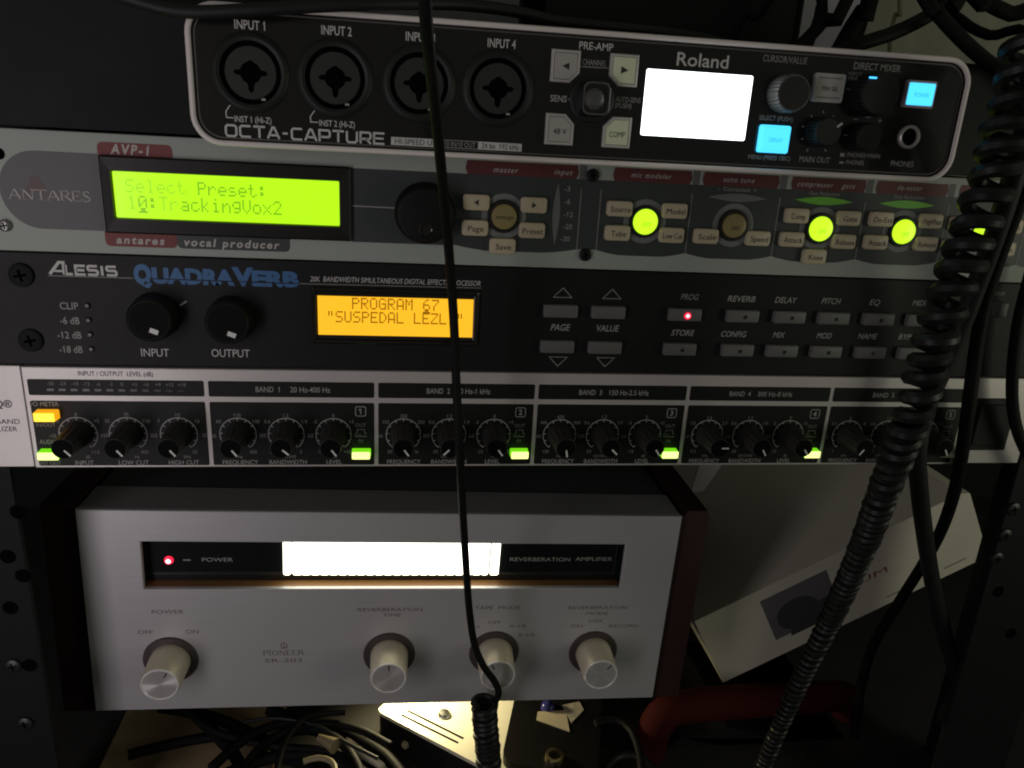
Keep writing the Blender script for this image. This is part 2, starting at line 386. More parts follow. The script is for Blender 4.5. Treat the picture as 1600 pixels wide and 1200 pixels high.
DOT = {
 'S': "01111 10000 10000 01110 00001 00001 11110", 'e': "00000 00000 01110 10001 11111 10000 01110", 'l': "01100 00100 00100 00100 00100 00100 01110",
 'c': "00000 00000 01110 10000 10000 10001 01110", 't': "01000 01000 11100 01000 01000 01001 00110", 'P': "11110 10001 10001 11110 10000 10000 10000",
 'r': "00000 00000 10110 11001 10000 10000 10000", 's': "00000 00000 01110 10000 01110 00001 11110", ':': "00000 01100 01100 00000 01100 01100 00000",
 '1': "00100 01100 00100 00100 00100 00100 01110", '0': "01110 10001 10011 10101 11001 10001 01110", 'T': "11111 00100 00100 00100 00100 00100 00100",
 'a': "00000 00000 01110 00001 01111 10001 01111", 'k': "10000 10000 10010 10100 11000 10100 10010", 'i': "00100 00000 01100 00100 00100 00100 01110",
 'n': "00000 00000 10110 11001 10001 10001 10001", 'g': "00000 01111 10001 10001 01111 00001 01110", 'V': "10001 10001 10001 10001 10001 01010 00100",
 'o': "00000 00000 01110 10001 10001 10001 01110", 'x': "00000 00000 10001 01010 00100 01010 10001", '2': "01110 10001 00001 00010 00100 01000 11111",
 'R': "11110 10001 10001 11110 10100 10010 10001", 'O': "01110 10001 10001 10001 10001 10001 01110", 'G': "01110 10001 10000 10111 10001 10001 01111",
 'A': "01110 10001 10001 10001 11111 10001 10001", 'M': "10001 11011 10101 10101 10001 10001 10001", '6': "00110 01000 10000 11110 10001 10001 01110",
 '7': "11111 00001 00010 00100 01000 01000 01000", '"': "01010 01010 01010 00000 00000 00000 00000", 'U': "10001 10001 10001 10001 10001 10001 01110",
 'E': "11111 10000 10000 11110 10000 10000 11111", 'D': "11100 10010 10001 10001 10001 10010 11100", 'L': "10000 10000 10000 10000 10000 10000 11111",
 'Z': "11111 00001 00010 00100 01000 10000 11111", 'I': "01110 00100 00100 00100 00100 00100 01110", ' ': "00000 00000 00000 00000 00000 00000 00000"}
def dots(bm, s, x0, x1, z0, z1, c, mi=lambda i: 0, cursor=None):
    n = len(s); cw = (x1-x0)/(n*6-1); ch = (z1-z0)/7; g = .93
    for i, chh in enumerate(s):
        for r, row in enumerate(DOT[chh].split()):
            for q, on in enumerate(row):
                if on == '1':
                    X = x0+(i*6+q)*cw; Z = z1-(r+1)*ch
                    flat(bm, [(X, Z), (X+cw*g, Z), (X+cw*g, Z+ch*g), (X, Z+ch*g)], c, mi(i))
        if cursor == i:
            X = x0+i*6*cw; Z = z0-ch*1.6
            flat(bm, [(X, Z), (X+cw*5, Z), (X+cw*5, Z+ch*.9), (X, Z+ch*.9)], c, 0)
            flat(bm, [(X+cw, Z+ch), (X+cw*4, Z+ch), (X+cw*3, Z+ch*1.8), (X+cw*2, Z+ch*1.8)], c, 0)
def tri(bm, cx, cz, w_, h, c, mi=0):
    flat(bm, [(cx-w_/2, cz-h/2), (cx+w_/2, cz), (cx-w_/2, cz+h/2)] if w_ > 0 else [(cx-w_/2, cz-h/2), (cx-w_/2, cz+h/2), (cx+w_/2, cz)], c, mi)

def screw(parent, x, z, c, r=3.2, m_=None, name='mounting_screw'):
    bm = B(); lathe(bm, x, z, [(r*.72, c-1.5), (r*.95, c-1.1), (r, c-.3), (r, c)], 20)
    o = link(name, bm, m_ or steel, parent, smooth=True)
    bm = B(); stroke(bm, [(x-r*.5, z-r*.1), (x+r*.5, z+r*.1)], r*.22, c-1.56); stroke(bm, [(x-r*.1, z+r*.5), (x+r*.1, z-r*.5)], r*.22, c-1.6)
    link('cross_slot', bm, void, o)
    return o

# ================================================================== the setting
bm = B(); box(bm, -900, 1300, -700, 900, -236, -232); tag(link('floor', bm, M('dark_floor', (.014, .013, .012), .8, noise=.3, nscale=60, bump=.5)), kind='structure')
bm = B(); box(bm, -28, 72, 40, 200, -231.9, -228); tag(link('cardboard', bm, floor_m), 'tan cardboard lying on the floor under the black cable loops', 'cardboard')
bm = B(); box(bm, -1200, 1600, 420, 430, -232, 700); tag(link('back_wall', bm, M('dark_wall', (.010, .010, .010), .8, noise=.2, nscale=30, bump=.3)), kind='structure')
bm = B(); a = P3(1330, 40, 180); box(bm, a.x, a.x+420, 180, 186, 100, 520); tag(link('olive_curtain', bm, wall_m), 'olive grey cloth panel behind the black cables at top right', 'curtain')

# ================================================================== rack rails
def rail(name, label, xa, xb, holes, bolts):
    t = thing(name, label, 'rack rail', (0, 0, -232), group='steel rails of the rack')
    bm = B(); box(bm, xa, xb, 4.2, 7, 0, 900); box(bm, xa if xa < 0 else xb-3, xa+3 if xa < 0 else xb, 7, 60, 0, 900)
    link('rail_plate', bm, rail_black, t)
    for x, z in holes:
        bm = B(); lathe(bm, x, z+232, [(3.3, 4.1), (3.3, 4.15)], 16); link('rail_hole', bm, void, t)
    for x, z in bolts: screw(t, x, z+232, 4.2, 3.6, bolt_dark, 'rack_bolt')
    return t
F = W0
hl = [F.P(46, 1040, 4), F.P(36, 900, 4), F.P(28, 800, 4), F.P(16, 950, 4), F.P(12, 870, 4)]
xl = F.P(56, 990, 4)[0]
rail('rack_rail', 'black steel rack rail with bolts at the left edge beside the silver amplifier', xl-34, xl, hl, [F.P(21, 1040, 4), F.P(40, 1130, 4)])
xr = F.P(1545, 900, 4)[0]
rail('rack_rail', 'black perforated rack rail at the right edge behind the hanging cords', xr, xr+45, [F.P(1560, 925, 4), F.P(1580, 990, 4)],
     [F.P(1583, 795, 4), F.P(1570, 836, 4), F.P(1557, 872, 4)])

# ================================================================== 1. audio interface (top)
yB = -23.06
T = thing('audio_interface', 'black audio interface with silver rounded rim, white screen and two cyan buttons', 'audio interface', (0, 0, 131.25))
F = Frame((0, 0, 131.25))
x0, x1, H = 75.28, 359.08, 45.26
bm = B(); rr(bm, x0+1, x1-1, 1, H-1, 8, yB+1.6, 150)
link('body', bm, gloss_black, T, smooth=True)
bm = B()
rings(bm, [(prr(x0+1.9, x1-1.9, 1.9, H-1.9, 8.2, 8), yB+1.0), (prr(x0+1.75, x1-1.75, 1.75, H-1.75, 8.3, 8), yB+.2), (prr(x0+1.2, x1-1.2, 1.2, H-1.2, 8.8, 8), yB-.1),
           (prr(x0+.4, x1-.4, .4, H-.4, 9.6, 8), yB+.1), (prr(x0, x1, 0, H, 10, 8), yB+.7), (prr(x0, x1, 0, H, 10, 8), yB+6)])
link('rim', bm, rim_silver, T, smooth=True)
bm = B(); rings(bm, [(prr(x0+3.0, x1-3.0, 3.0, H-3.0, 7.4, 8), yB+1.45), (prr(x0+2.5, x1-2.5, 2.5, H-2.5, 7.8, 8), yB+1.45)])
link('rim_inner_line', bm, rim_line, T)
yp = yB+1.6; c = yp-.08                    # face of the panel, and the print on it
# rack ears either side
for xa, xb in ((-36.8, x0+3), (x1-3, 445.8)):
    bm = B(); rr(bm, xa, xb, 2.6, 46.0, .4, -2.0, 90, .4)
    link('rack_ear', bm, black_paint, T)
wh = B(); dm = B(); gr = B()
for i, (a, b_, y) in enumerate(((366, 414, 39), (502, 549.5, 48), (634, 680, 58), (762, 806, 68))):
    ptxt(wh, F, 'INPUT %d' % (i+1), a, b_, y, 2.75, c, bold=.012)
# combo jacks
def hole_r(t):
    r = 3.5
    for a, l, wd in ((90, 3.9, 20), (180, 5.6, 15), (0, 5.6, 15), (270, 6.3, 17)):
        d = abs((math.degrees(t)-a+180) % 360-180)
        if d < wd: r = max(r, 3.5+(l-3.5)*(1-(d/wd)**2))
    return r
def make_jack():
    bm = B(); lathe(bm, 0, 0, [(10.0, -.2), (10.1, -.9), (11.2, -1.3), (12.4, -.9), (12.9, -.2), (13, 0)], 44, cap0=False)
    j = link('input_jack', bm, jack_plastic, T, smooth=True)
    bm = B(); lathe(bm, 0, 0, [(10.05, -.5), (10.05, -.06)], 44, cap0=False); lathe(bm, 0, 0, [(8.3, -.1), (10.05, -.1)], 44, cap0=False)
    rings(bm, [(prr(-2.6, 2.6, 8.2, 11.2, .5), -.14), (prr(-2.59, 2.59, 8.21, 11.19, .5), -.13)], cap0=True)
    link('jack_groove', bm, void, j)
    n = 72; A = [2*math.pi*i/n for i in range(n)]
    bm = B(); rings(bm, [([(8.5*math.cos(a), 8.5*math.sin(a)) for a in A], -.1), ([(8.3*math.cos(a), 8.3*math.sin(a)) for a in A], -.5),
                         ([(hole_r(a)*math.cos(a), hole_r(a)*math.sin(a)) for a in A], -.55)])
    link('jack_insert', bm, jack_insert, j)
    bm = B(); rings(bm, [([(hole_r(a)*math.cos(a), hole_r(a)*math.sin(a)) for a in A], -.2), ([(.98*hole_r(a)*math.cos(a), .98*hole_r(a)*math.sin(a)) for a in A], -.12)], cap1=True)
    link('jack_opening', bm, void, j)
    bm = B(); box(bm, 3.2, 4.6, -.9, -.3, -8.6, -7.9); link('release_tab', bm, chrome, j)
    return j
jk = None
cent = [F.P(*q, yp) for q in ((392, 114.5), (524, 122), (655, 131), (778, 138.5))]
zav = sum(p[1] for p in cent)/4
for i, (x, z) in enumerate(cent):
    jk = make_jack() if jk is None else jk
    o = jk if i == 0 else copy_tree(jk, T)
    o.location = (x*S, yp*S, zav*S)
for s, a, b_, y, ln in (('INST 1 (Hi-Z)', 366.5, 424, 187, ((361, 162), (353, 174), (354, 183.5), (365, 184.2))), ('INST 2 (Hi-Z)', 499, 554.5, 193.5, ((493.5, 170), (485, 182), (485.5, 190.5), (497, 191.2)))):
    ptxt(wh, F, s, a, b_, y, 1.95, c, bold=.008); stroke(wh, [F.P(*q, yp) for q in ln], .35, c)
a = F.P(352, 204.5, yp); b_ = F.P(601, 216, yp); zz = (a[1]+b_[1])/2
wide(wh, 'OCTA-CAPTURE', a[0], b_[0], zz-1.95, 3.9, .72, c, .2, wmap={'-': .62})
a = F.P(611, 220, yp); b_ = F.P(815, 231, yp); zz = (a[1]+b_[1])/2
xm0 = F.P(690, 225, yp)[0]; xm1 = F.P(747, 228, yp)[0]
for xa, xb in ((a[0], xm0), (xm1, b_[0])):
    ls = B(); flat(ls, [(xa, zz-1.35), (xb, zz-1.35), (xb, zz+1.35), (xa, zz+1.35)], c); link('label_strip', ls, white_print, T, smooth='flat')
stroke(gr, [(xm0, zz-1.25), (xm1, zz-1.25)], .2, c); stroke(gr, [(xm0, zz+1.25), (xm1, zz+1.25)], .2, c)
dk = B()
put(dk, 'HI-SPEED USB', a[0]+1.4, xm0-.6, zz, 1.75, c-.08); put(gr, '10 IN/10 OUT', xm0+1, xm1-1, zz, 1.65, c); put(dk, '24 bit  192 kHz', xm1+1.3, b_[0]-1, zz, 1.75, c-.08)
ptxt(wh, F, 'PRE-AMP', 905, 958.5, 72.5, 2.4, c, bold=.01); ptxt(gr, F, 'CHANNEL', 910, 948, 98, 1.9, c); stroke(gr, [F.P(906, 104, yp), F.P(951, 106.5, yp)], .25, c)
ptxt(wh, F, 'SENS', 860, 885.5, 154, 2.1, c, bold=.008); stroke(gr, [F.P(887, 155, yp), F.P(891, 155.4, yp)], .3, c)
ptxt(gr, F, 'AUTO-SENS', 962, 1001, 156, 1.7, c); ptxt(gr, F, '(PUSH)', 961, 986.5, 165, 1.7, c); stroke(gr, [F.P(956, 158, yp), F.P(960, 158.4, yp)], .3, c)
ptxt(wh, F, 'Roland', 1057.5, 1139, 94.5, 4.3, c, bold=.012)
# channel buttons with one corner cut
def cut_rect(x0_, x1_, z0_, z1_, cut, k):
    pts = [(x0_, z0_), (x1_, z0_), (x1_, z1_), (x0_, z1_)]; i = {'bl': 0, 'br': 1, 'tr': 2, 'tl': 3}[cut]
    p = Vector(pts[i]); a_ = Vector(pts[i-1]); n_ = Vector(pts[(i+1) % 4])
    q = [tuple(p+(a_-p).normalized()*k), tuple(p+(n_-p).normalized()*k)]
    return pts[:i]+q+pts[i+1:]
def shrink(pts, d):
    cx = sum(p[0] for p in pts)/len(pts); cz = sum(p[1] for p in pts)/len(pts); n = len(pts); out = []
    for i in range(n):
        p = Vector(pts[i]); u = (p-Vector(pts[i-1])).normalized(); v = (Vector(pts[(i+1) % n])-p).normalized()
        nu = Vector((-u.y, u.x)); nv = Vector((-v.y, v.x)); bz = (nu+nv).normalized(); out.append(tuple(p+bz*d/max(.4, bz.dot(nu))))
    return out
tp = -1.9
for (px, py), cut, mt, lab in (((883.5, 103.5), 'br', btn_white, '<'), ((974.5, 110), 'bl', btn_warm, '>'), ((874, 202), 'tr', btn_white, '48 V'), ((963.5, 207), 'tl', btn_warm, 'COMP')):
    x, z = F.P(px, py, yp+tp*.5); hw = 5.15; hz = 5.35
    pts = cut_rect(x-hw, x+hw, z-hz, z+hz, cut, 3.3)
    bm = B(); rings(bm, [(shrink(pts, .95), yp+tp+.25), (shrink(pts, .8), yp+tp), (shrink(pts, .35), yp+tp), (pts, yp+tp+.5), (pts, yp)])
    o = link('button', bm, btn_clear, T); bm = B()
    rings(bm, [(shrink(pts, 1.25), yp+tp-.05), (shrink(pts, 1.05), yp+tp+.2)], cap0=True); link('button_cap', bm, mt, o)
    bm = B(); yy = yp+tp-.13
    if lab == '<': flat(bm, [(x-1.3, z), (x+1.2, z-1.2), (x+1.2, z+1.2)], yy)
    elif lab == '>': flat(bm, [(x-1.2, z-1.25), (x+1.5, z), (x-1.2, z+1.25)], yy)
    else: put(bm, lab, x-2.3 if lab == '48 V' else x-2.9, x+2.5 if lab == '48 V' else x+2.9, z-.7, 1.9, yy)
    link('button_legend', bm, dark_print, o)
# sensitivity encoder
x, z = F.P(925, 155, yp)
bm = B(); lathe(bm, x, z, [(7.6, yp-.5), (8.0, yp-.3), (8.2, yp)], 36)
k = link('sens_knob', bm, knob_black, T, smooth=True)
bm = B(); rings(bm, [(prr(x-4.6, x+4.8, z-5.3, z+5.3, 2.2), yp-6.6), (prr(x-4.9, x+5.1, z-5.6, z+5.6, 2.4), yp-6.3), (prr(x-5.4, x+5.6, z-6.1, z+6.1, 2.6), yp-.4)], cap0=True)
link('knob_cap', bm, gloss_black, k, smooth=True)
bm = B(); rings(bm, [(prr(x-4.2, x+4.4, z-4.9, z+4.9, 2.1), yp-6.72), (prr(x-4.75, x+4.95, z-5.45, z+5.45, 2.35), yp-6.66)]); link('knob_edge', bm, knob_grey, k)
bm = B(); lathe(bm, x-.6, z-.2, [(2.2, yp-8.2), (2.5, yp-8.0), (3.3, yp-7.0), (3.6, yp-6.6)], 28); link('knob_boss', bm, knob_grey, k, smooth=True)
# screen
q = [F.P(*p, yp) for p in ((1011, 107), (1177, 119), (1163, 219), (1000, 212))]
sx0 = (q[0][0]+q[3][0])/2; sx1 = (q[1][0]+q[2][0])/2; sz1 = (q[0][1]+q[1][1])/2; sz0 = (q[2][1]+q[3][1])/2
bm = B(); rings(bm, [(prr(sx0, sx1, sz0, sz1, .7), yp-.12), (prr(sx0-.01, sx1+.01, sz0-.01, sz1+.01, .7), yp-.02)], cap0=True); link('display', bm, lcd_white, T)
# right-hand controls
ptxt(dm, F, 'CURSOR/VALUE', 1192, 1262, 93, 2.2, c, bold=.01); ptxt(gr, F, 'SELECT (PUSH)', 1186, 1239, 185, 1.6, c); ptxt(gr, F, 'MENU (PRESS 1SEC)', 1169, 1235, 246.5, 1.5, c)
ptxt(gr, F, 'DIRECT MIXER', 1334, 1408, 105, 2.3, c, bold=.01); ptxt(gr, F, 'MAIN OUT', 1249, 1297, 249.5, 2.1, c, bold=.008)
ptxt(dm, F, 'INPUT', 1326, 1347, 115.5, 1.3, c); ptxt(dm, F, 'MIX', 1326, 1341, 123, 1.3, c); stroke(dm, [F.P(1321, 139, yp), F.P(1334, 140, yp)], .25, c)
ptxt(gr, F, 'PHONES+MAIN', 1324, 1375, 243, 1.5, c); ptxt(gr, F, 'PHONES', 1322, 1350, 254, 1.5, c); ptxt(gr, F, 'PHONES', 1392, 1427.5, 256, 2.0, c)
for px, py, hh in ((1316, 242, 1.2), (1314.5, 254, .7)):
    x, z = F.P(px, py, yp); flat(gr, [(x-.9, z-hh/2), (x+.9, z-hh/2), (x+.9, z+hh/2), (x-.9, z+hh/2)], c)
for px, py in ((1374.5, 188.5),):
    x, z = F.P(px, py, yp); stroke(gr, [(x-.9, z), (x+.9, z)], .3, c); stroke(gr, [(x, z-.9), (x, z+.9)], .3, c-.02)
for p, q_ in (((1333, 186), (1340, 186.5)), ((1352, 183), (1360, 183.5)), ((1319, 211), (1328, 211.5)), ((1267, 180), (1269, 183)), ((1286, 173), (1286.5, 177)), ((1301, 183), (1303, 180)), ((1253, 197), (1256, 198)), ((1252, 217), (1255, 217)), ((1260, 237), (1263, 232)), ((1288, 233), (1291, 237))):
    stroke(gr, [F.P(*p, yp), F.P(*q_, yp)], .4, c)
def ribbed(cx, cz, r, y0, y1, name, mt, n=60):
    def lp(rad, d): return [((rad-(d if i % 2 else 0))*math.cos(2*math.pi*i/n)+cx, (rad-(d if i % 2 else 0))*math.sin(2*math.pi*i/n)+cz) for i in range(n)]
    bm = B(); rings(bm, [(lp(r-.9, 0), y0), (lp(r-.5, .1), y0+.15), (lp(r-.1, .35), y0+.8), (lp(r, .4), y1)], cap0=True)
    return link(name, bm, mt, T, smooth=False)
x, z = F.P(1224, 147, yp); ribbed(x, z, 6.7, yp-8.5, yp, 'value_knob', knob_grey)
bm = B(); lathe(bm, x, z, [(5.7, yp-8.56), (5.7, yp-8.52)], 32); link('knob_cap', bm, knob_black, [o for o in T.children if o.name.startswith('value_knob')][0])
x, z = F.P(1355, 149, yp); km = ribbed(x, z, 7.6, yp-9, yp, 'mixer_knob', knob_black)
xx, zz = F.P(1366, 121.5, yp-9.1)
bm = B(); rr(bm, xx-1.9, xx+1.0, zz-.32, zz+.32, .3, yp-9.3, yp-8.9); link('pointer_light', bm, lit_blue, km)
x, z = F.P(1278, 206, yp); kn = ribbed(x, z, 5.4, yp-8, yp, 'main_out_knob', knob_black)
bm = B(); stroke(bm, [(x+2.9, z+1.9), (x+4.7, z+3.3)], .8, yp-8.1); link('pointer', bm, white_print, kn)
x, z = F.P(1342, 214, yp); ribbed(x, z, 5.2, yp-7, yp, 'phones_knob', knob_black)
def square_button(px, py, hw, hz, cap, rim, leg, lm, lh, name, par=T, y0=yp, t=2.0):
    x, z = F.P(px, py, y0-t*.6)
    bm = B(); rings(bm, [(prr(x-hw+.9, x+hw-.9, z-hz+.9, z+hz-.9, .5), y0-t+.1), (prr(x-hw+.5, x+hw-.5, z-hz+.5, z+hz-.5, .7), y0-t), (prr(x-hw, x+hw, z-hz, z+hz, .9), y0-t+.5), (prr(x-hw, x+hw, z-hz, z+hz, .9), y0)])
    o = link(name, bm, rim, par); bm = B()
    rr(bm, x-hw+.95, x+hw-.95, z-hz+.95, z+hz-.95, .5, y0-t-.1, y0-t+.3); link('button_cap', bm, cap, o)
    bm = B(); put(bm, leg, x-hw*lh+.3, x+hw*lh+.3, z-.3, 1.5, y0-t-.2)
    if lm is dark_print and leg == 'MIX SEL':
        stroke(bm, [(x-hw+1.6, z+hz-1.7), (x+hw-1.6, z+hz-1.7)], .25, y0-t-.18); stroke(bm, [(x-hw+1.6, z-hz+1.6), (x+hw-1.6, z-hz+1.6)], .25, y0-t-.18)
    link('button_legend', bm, lm, o); return o
square_button(1294.5, 137.5, 6.1, 5.0, btn_white, btn_clear, 'MIX SEL', dark_print, .5, 'button')
square_button(1209.5, 217.5, 5.95, 4.95, lit_cyan, lit_cyan, 'DISPLAY', lit_cyan_text, .45, 'lit_button')
square_button(1437, 147.5, 6.2, 4.85, lit_cyan, M('button_rim_pink', (.45, .36, .40), .3), 'POWER', lit_cyan_text, .48, 'lit_button')
x, z = F.P(1419, 214, yp)
bm = B(); lathe(bm, x, z, [(3.1, yp-.4), (3.25, yp-1.3), (3.8, yp-1.6), (4.25, yp-1.2), (4.35, yp)], 32, cap0=False); o = link('phones_jack', bm, chrome, T, smooth=True)
bm = B(); lathe(bm, x, z, [(3.2, yp-.3), (3.2, yp-.1)], 28); link('jack_opening', bm, void, o)
link('white_lettering', wh, white_print, T, smooth='flat'); link('grey_lettering', gr, grey_print, T, smooth='flat'); link('faint_lettering', dm, dim_print, T, smooth='flat'); link('dark_lettering', dk, dark_print, T, smooth='flat')

# ================================================================== 2. vocal processor
T = thing('vocal_processor', 'light grey vocal processor with lime green display, red tabs and cream buttons', 'vocal processor', (0, 0, 88.9))
F = Frame((0, 0, 88.9)); c = -.08
bm = B(); rr(bm, -36.8, 445.8, .25, 44.0, .4, 0, 3, .35); link('front_panel', bm, ant_light, T)
bm = B(); box(bm, -8, 418, 3, 230, 1, 43.4); link('chassis', bm, black_paint, T)
P = lambda x, y, cc=0: F.P(x, y, cc)
# dark printed field left of the display (rounded end)
zt = P(110, 238)[1]; zb = P(110, 359)[1]; xr_ = P(158, 300)[0]; xl_ = P(0, 300)[0]
bm = B(); rad = (zt-zb)/2
pts = [(xr_, zb), (xr_, zt)]+[(xl_+rad*.95-rad*.95*math.sin(math.radians(t)), (zt+zb)/2+rad*math.cos(math.radians(t))) for t in range(0, 181, 9)]
flat(bm, pts, c); link('logo_field', bm, ant_mid, T, smooth='flat')
# main dark field with scalloped bottom
div = [((910, 285), (900, 391)), ((940, 288), (931, 393)), ((1083, 292), (1070, 397)), ((1221, 297), (1204, 400)), ((1353, 305), (1337, 403)), ((1482, 310), (1467, 406))]
dx = [(P(*a)[0]+P(*b)[0])/2 for a, b in div]
zbot = sum(P(*b)[1] for a, b in div)/len(div); ztop = P(560, 263)[1]; xs = P(549, 320)[0]; xend = 424
zs = P(640, 381)[1]; xm = P(716, 330)[0]
dx.append(dx[5]+(dx[5]-dx[4])); dx.append(dx[6]+(dx[5]-dx[4]))
bm = B(); low = [(xs, zs), (xm-3, zs)]
def bulge(a, b, z, d):
    n = 12; r = []
    for i in range(n+1):
        t = i/n; r.append((a+(b-a)*t, z-d*(min(1, math.sin(math.pi*t)*1.35)**.8) if 0 < i < n else z))
    return r
low += bulge(xm-1, dx[0], zbot, 1.9)
for a, b in zip(dx[1:], dx[2:]): low += bulge(a, b, zbot, 1.9)
up = [(low[-1][0], ztop), (xs, ztop)]
flat(bm, low+up, c); link('control_field', bm, ant_dark, T, smooth='flat')
lt = B(); nm = B()
for i, x in enumerate(dx[:7]):
    ln = B(); stroke(ln, [(x, zbot+.1), (x, ztop-3.6)], .55, c-.1); link('divider_line', ln, ant_ring, T, smooth='flat')
hd = [(727, 904, 276, 'master'), (957, 1081, 283.5, ''), (1096, 1217, 293, ''), (1234, 1352, 299, ''), (1366, 1480, 305, ''), (1496, 1600, 311, '')]
zh = sum(P((a+b)/2, y)[1] for a, b, y, _ in hd)/len(hd)
for a, b, y, _ in hd:
    xa, xb = P(a, y)[0], P(b, y)[0]
    rd = B(); flat(rd, [(xa+.8, zh), (xb-.8, zh), (xb, zh+2.2), (xb-.6, zh+5.2), (xa+.6, zh+5.2), (xa, zh+2.2)], c-.08)
    link('section_tab', rd, red_dull, T, smooth='flat')
    ln = B(); flat(ln, [(xb+.3, zh+.1), (xb+3.2, zh+.1), (xb+3.2, zh+5.4), (xb+.3, zh+5.4)], c-.06); link('panel_gap', ln, ant_mid, T, smooth='flat')
for s, a, b, y in (('master', 771, 810, 265.5), ('input', 866, 895, 269), ('mic modeler', 986, 1049.5, 274.5), ('auto tune', 1130, 1179, 281), ('compressor', 1246, 1302, 288), ('gate', 1315, 1336, 290.5), ('de-esser', 1402, 1441, 293.5), ('equalizer', 1516, 1560, 299)):
    ptxt(lt, F, s, a, b, y, 2.0, c-.16, shear=.3, bold=.006, ref=0, space=1.2)
for s, a, b, y in (('-  Correction  +', 1122, 1182, 296), ('Gain Reduction', 1264, 1312, 302.5), ('Gain Reduction', 1396, 1444, 308)):
    ptxt(nm, F, s, a, b, y, 1.5, c-.1, ref=0)
# lens shaped meters
def lens(cx, cz, hw, hh, vert=False, n=10):
    u = [(-hw+2*hw*i/n, hh*math.sin(math.pi*i/n)) for i in range(n+1)]; l = [(hw-2*hw*i/n, -hh*math.sin(math.pi*i/n)) for i in range(1, n)]
    return [(cx+(q[1] if vert else q[0]), cz+(q[0] if vert else q[1])) for q in (u+l)]
for px, py, w_, mt in ((1152, 309, 12.8, lens_print), (1287, 314, 12.8, meter_green), (1417, 319.5, 12.8, meter_green)):
    x, z = P(px, py); bm = B(); extr(bm, lens(x, z, w_, 1.65), c-.25, 0); link('meter_lens', bm, mt, T)
x, z = P(869, 334); bm = B(); extr(bm, lens(x, z, 12.6, 1.5, True), c-.25, 0); link('meter_lens', bm, lens_print, T)
for s, b, y in (('-3', 891, 295), ('-6', 891, 315), ('-12', 895, 335), ('-20', 894, 354), ('-30', 890, 373)):
    ptxt(nm, F, s, b-9-5*(len(s)-2), b, y, 2.0, c-.1, ref=0)
# round buttons and their rings
def round_btn(px, py, lit, legend):
    x, z = P(px, py, -1.5)
    xb, zb_ = P(px, py, 0)
    bm = B(); flat(bm, pcirc(xb, zb_, 8.9, 40), c-.08); link('button_ring', bm, ant_ring, T, smooth='flat')
    bm = B(); lathe(bm, xb, zb_, [(5.1, -1.2), (5.4, -1.6), (6.3, -1.5), (6.7, 0)], 36, cap0=False); o = link('button', bm, knob_black, T, smooth=True)
    o.name = 'round_button'
    bm = B(); lathe(bm, xb, zb_, [(4.2, -2.5), (4.8, -2.3), (5.1, -1.6), (5.1, -1.0)], 36); link('button_cap', bm, lit_green if lit else cream_dim, o, smooth=True)
    bm = B()
    if legend == 'on':
        put(bm, 'on', xb-1.5, xb+1.9, zb_-.5, 2.5, -2.6, shear=.25)
    else: put(bm, legend, xb-3.6, xb+3.6, zb_, 1.7, -2.6, shear=.2)
    link('button_legend', bm, lit_green_dot if lit else dark_print, o)
for a in ((787, 338, 0, 'setup'), (1007, 346, 1, 'on'), (1145, 352, 0, 'on'), (1280, 357, 1, 'on'), (1409, 361.5, 1, 'on'), (1533, 366, 1, 'on')): round_btn(*a)
def cream_btn(px, py, s):
    x, z = P(px, py, -1.2)
    bm = B(); rr(bm, x-5.25, x+5.25, z-3.1, z+3.1, 1.3, -2.2, 0, .6); o = link('button', bm, cream, T, smooth=True)
    bm = B()
    if s == '<': flat(bm, [(x-.9, z), (x+.9, z-1.2), (x+.9, z+1.2)], -2.3)
    elif s == '>': flat(bm, [(x-.8, z-1.2), (x+1.0, z), (x-.8, z+1.2)], -2.3)
    else:
        wd = min(4.2, .78*len(s)); put(bm, s, x-wd+.3, x+wd+.3, z-.2, 2.2, -2.3)
    link('button_legend', bm, dark_print, o)
for a in ((744, 316, '<'), (834, 320.5, '>'), (742, 356, 'Page'), (831, 360, 'Preset'), (785, 384.5, 'Save'), (968, 326, 'Source'), (1054, 329.5, 'Model'), (964.5, 364, 'Tube'), (1049, 367.5, 'Low Cut'),
          (1103, 369, 'Scale'), (1184, 372.5, 'Speed'), (1245, 337, 'Comp'), (1326, 341, 'Gate'), (1237, 374, 'Attack'), (1318, 377.5, 'Release'), (1272, 401, 'Knee'),
          (1377, 342.5, 'De-Ess'), (1454, 345.5, 'HighPass'), (1368, 378.5, 'Attack'), (1446, 381, 'Release'), (1502, 350, 'Band'), (1580, 354, 'Type'), (1490, 386, 'Freq'), (1568, 389, 'Gain')): cream_btn(*a)
# display
q = [P(*p, -2) for p in ((152.5, 242), (548, 261), (548, 378), (164, 363))]
bx0 = (q[0][0]+q[3][0])/2; bx1 = (q[1][0]+q[2][0])/2; bz1 = (q[0][1]+q[1][1])/2; bz0 = (q[2][1]+q[3][1])/2
q = [P(*p, 0) for p in ((175.5, 265.5), (530, 285), (530.5, 353.5), (182, 338.5))]
lx0 = (q[0][0]+q[3][0])/2; lx1 = (q[1][0]+q[2][0])/2; lz1 = (q[0][1]+q[1][1])/2; lz0 = (q[2][1]+q[3][1])/2
bm = B(); rings(bm, [(prr(lx0, lx1, lz0, lz1, .5), -.2), (prr(lx0-.3, lx1+.3, lz0-.3, lz1+.3, .5), -1.9), (prr(bx0+.6, bx1-.6, bz0+.6, bz1-.6, .5), -2.1), (prr(bx0, bx1, bz0, bz1, .5), -1.6), (prr(bx0, bx1, bz0, bz1, .5), 0)])
link('display_bezel', bm, M('bezel_black', (.010, .010, .009), .38, spec=.3, rvar=.1), T)
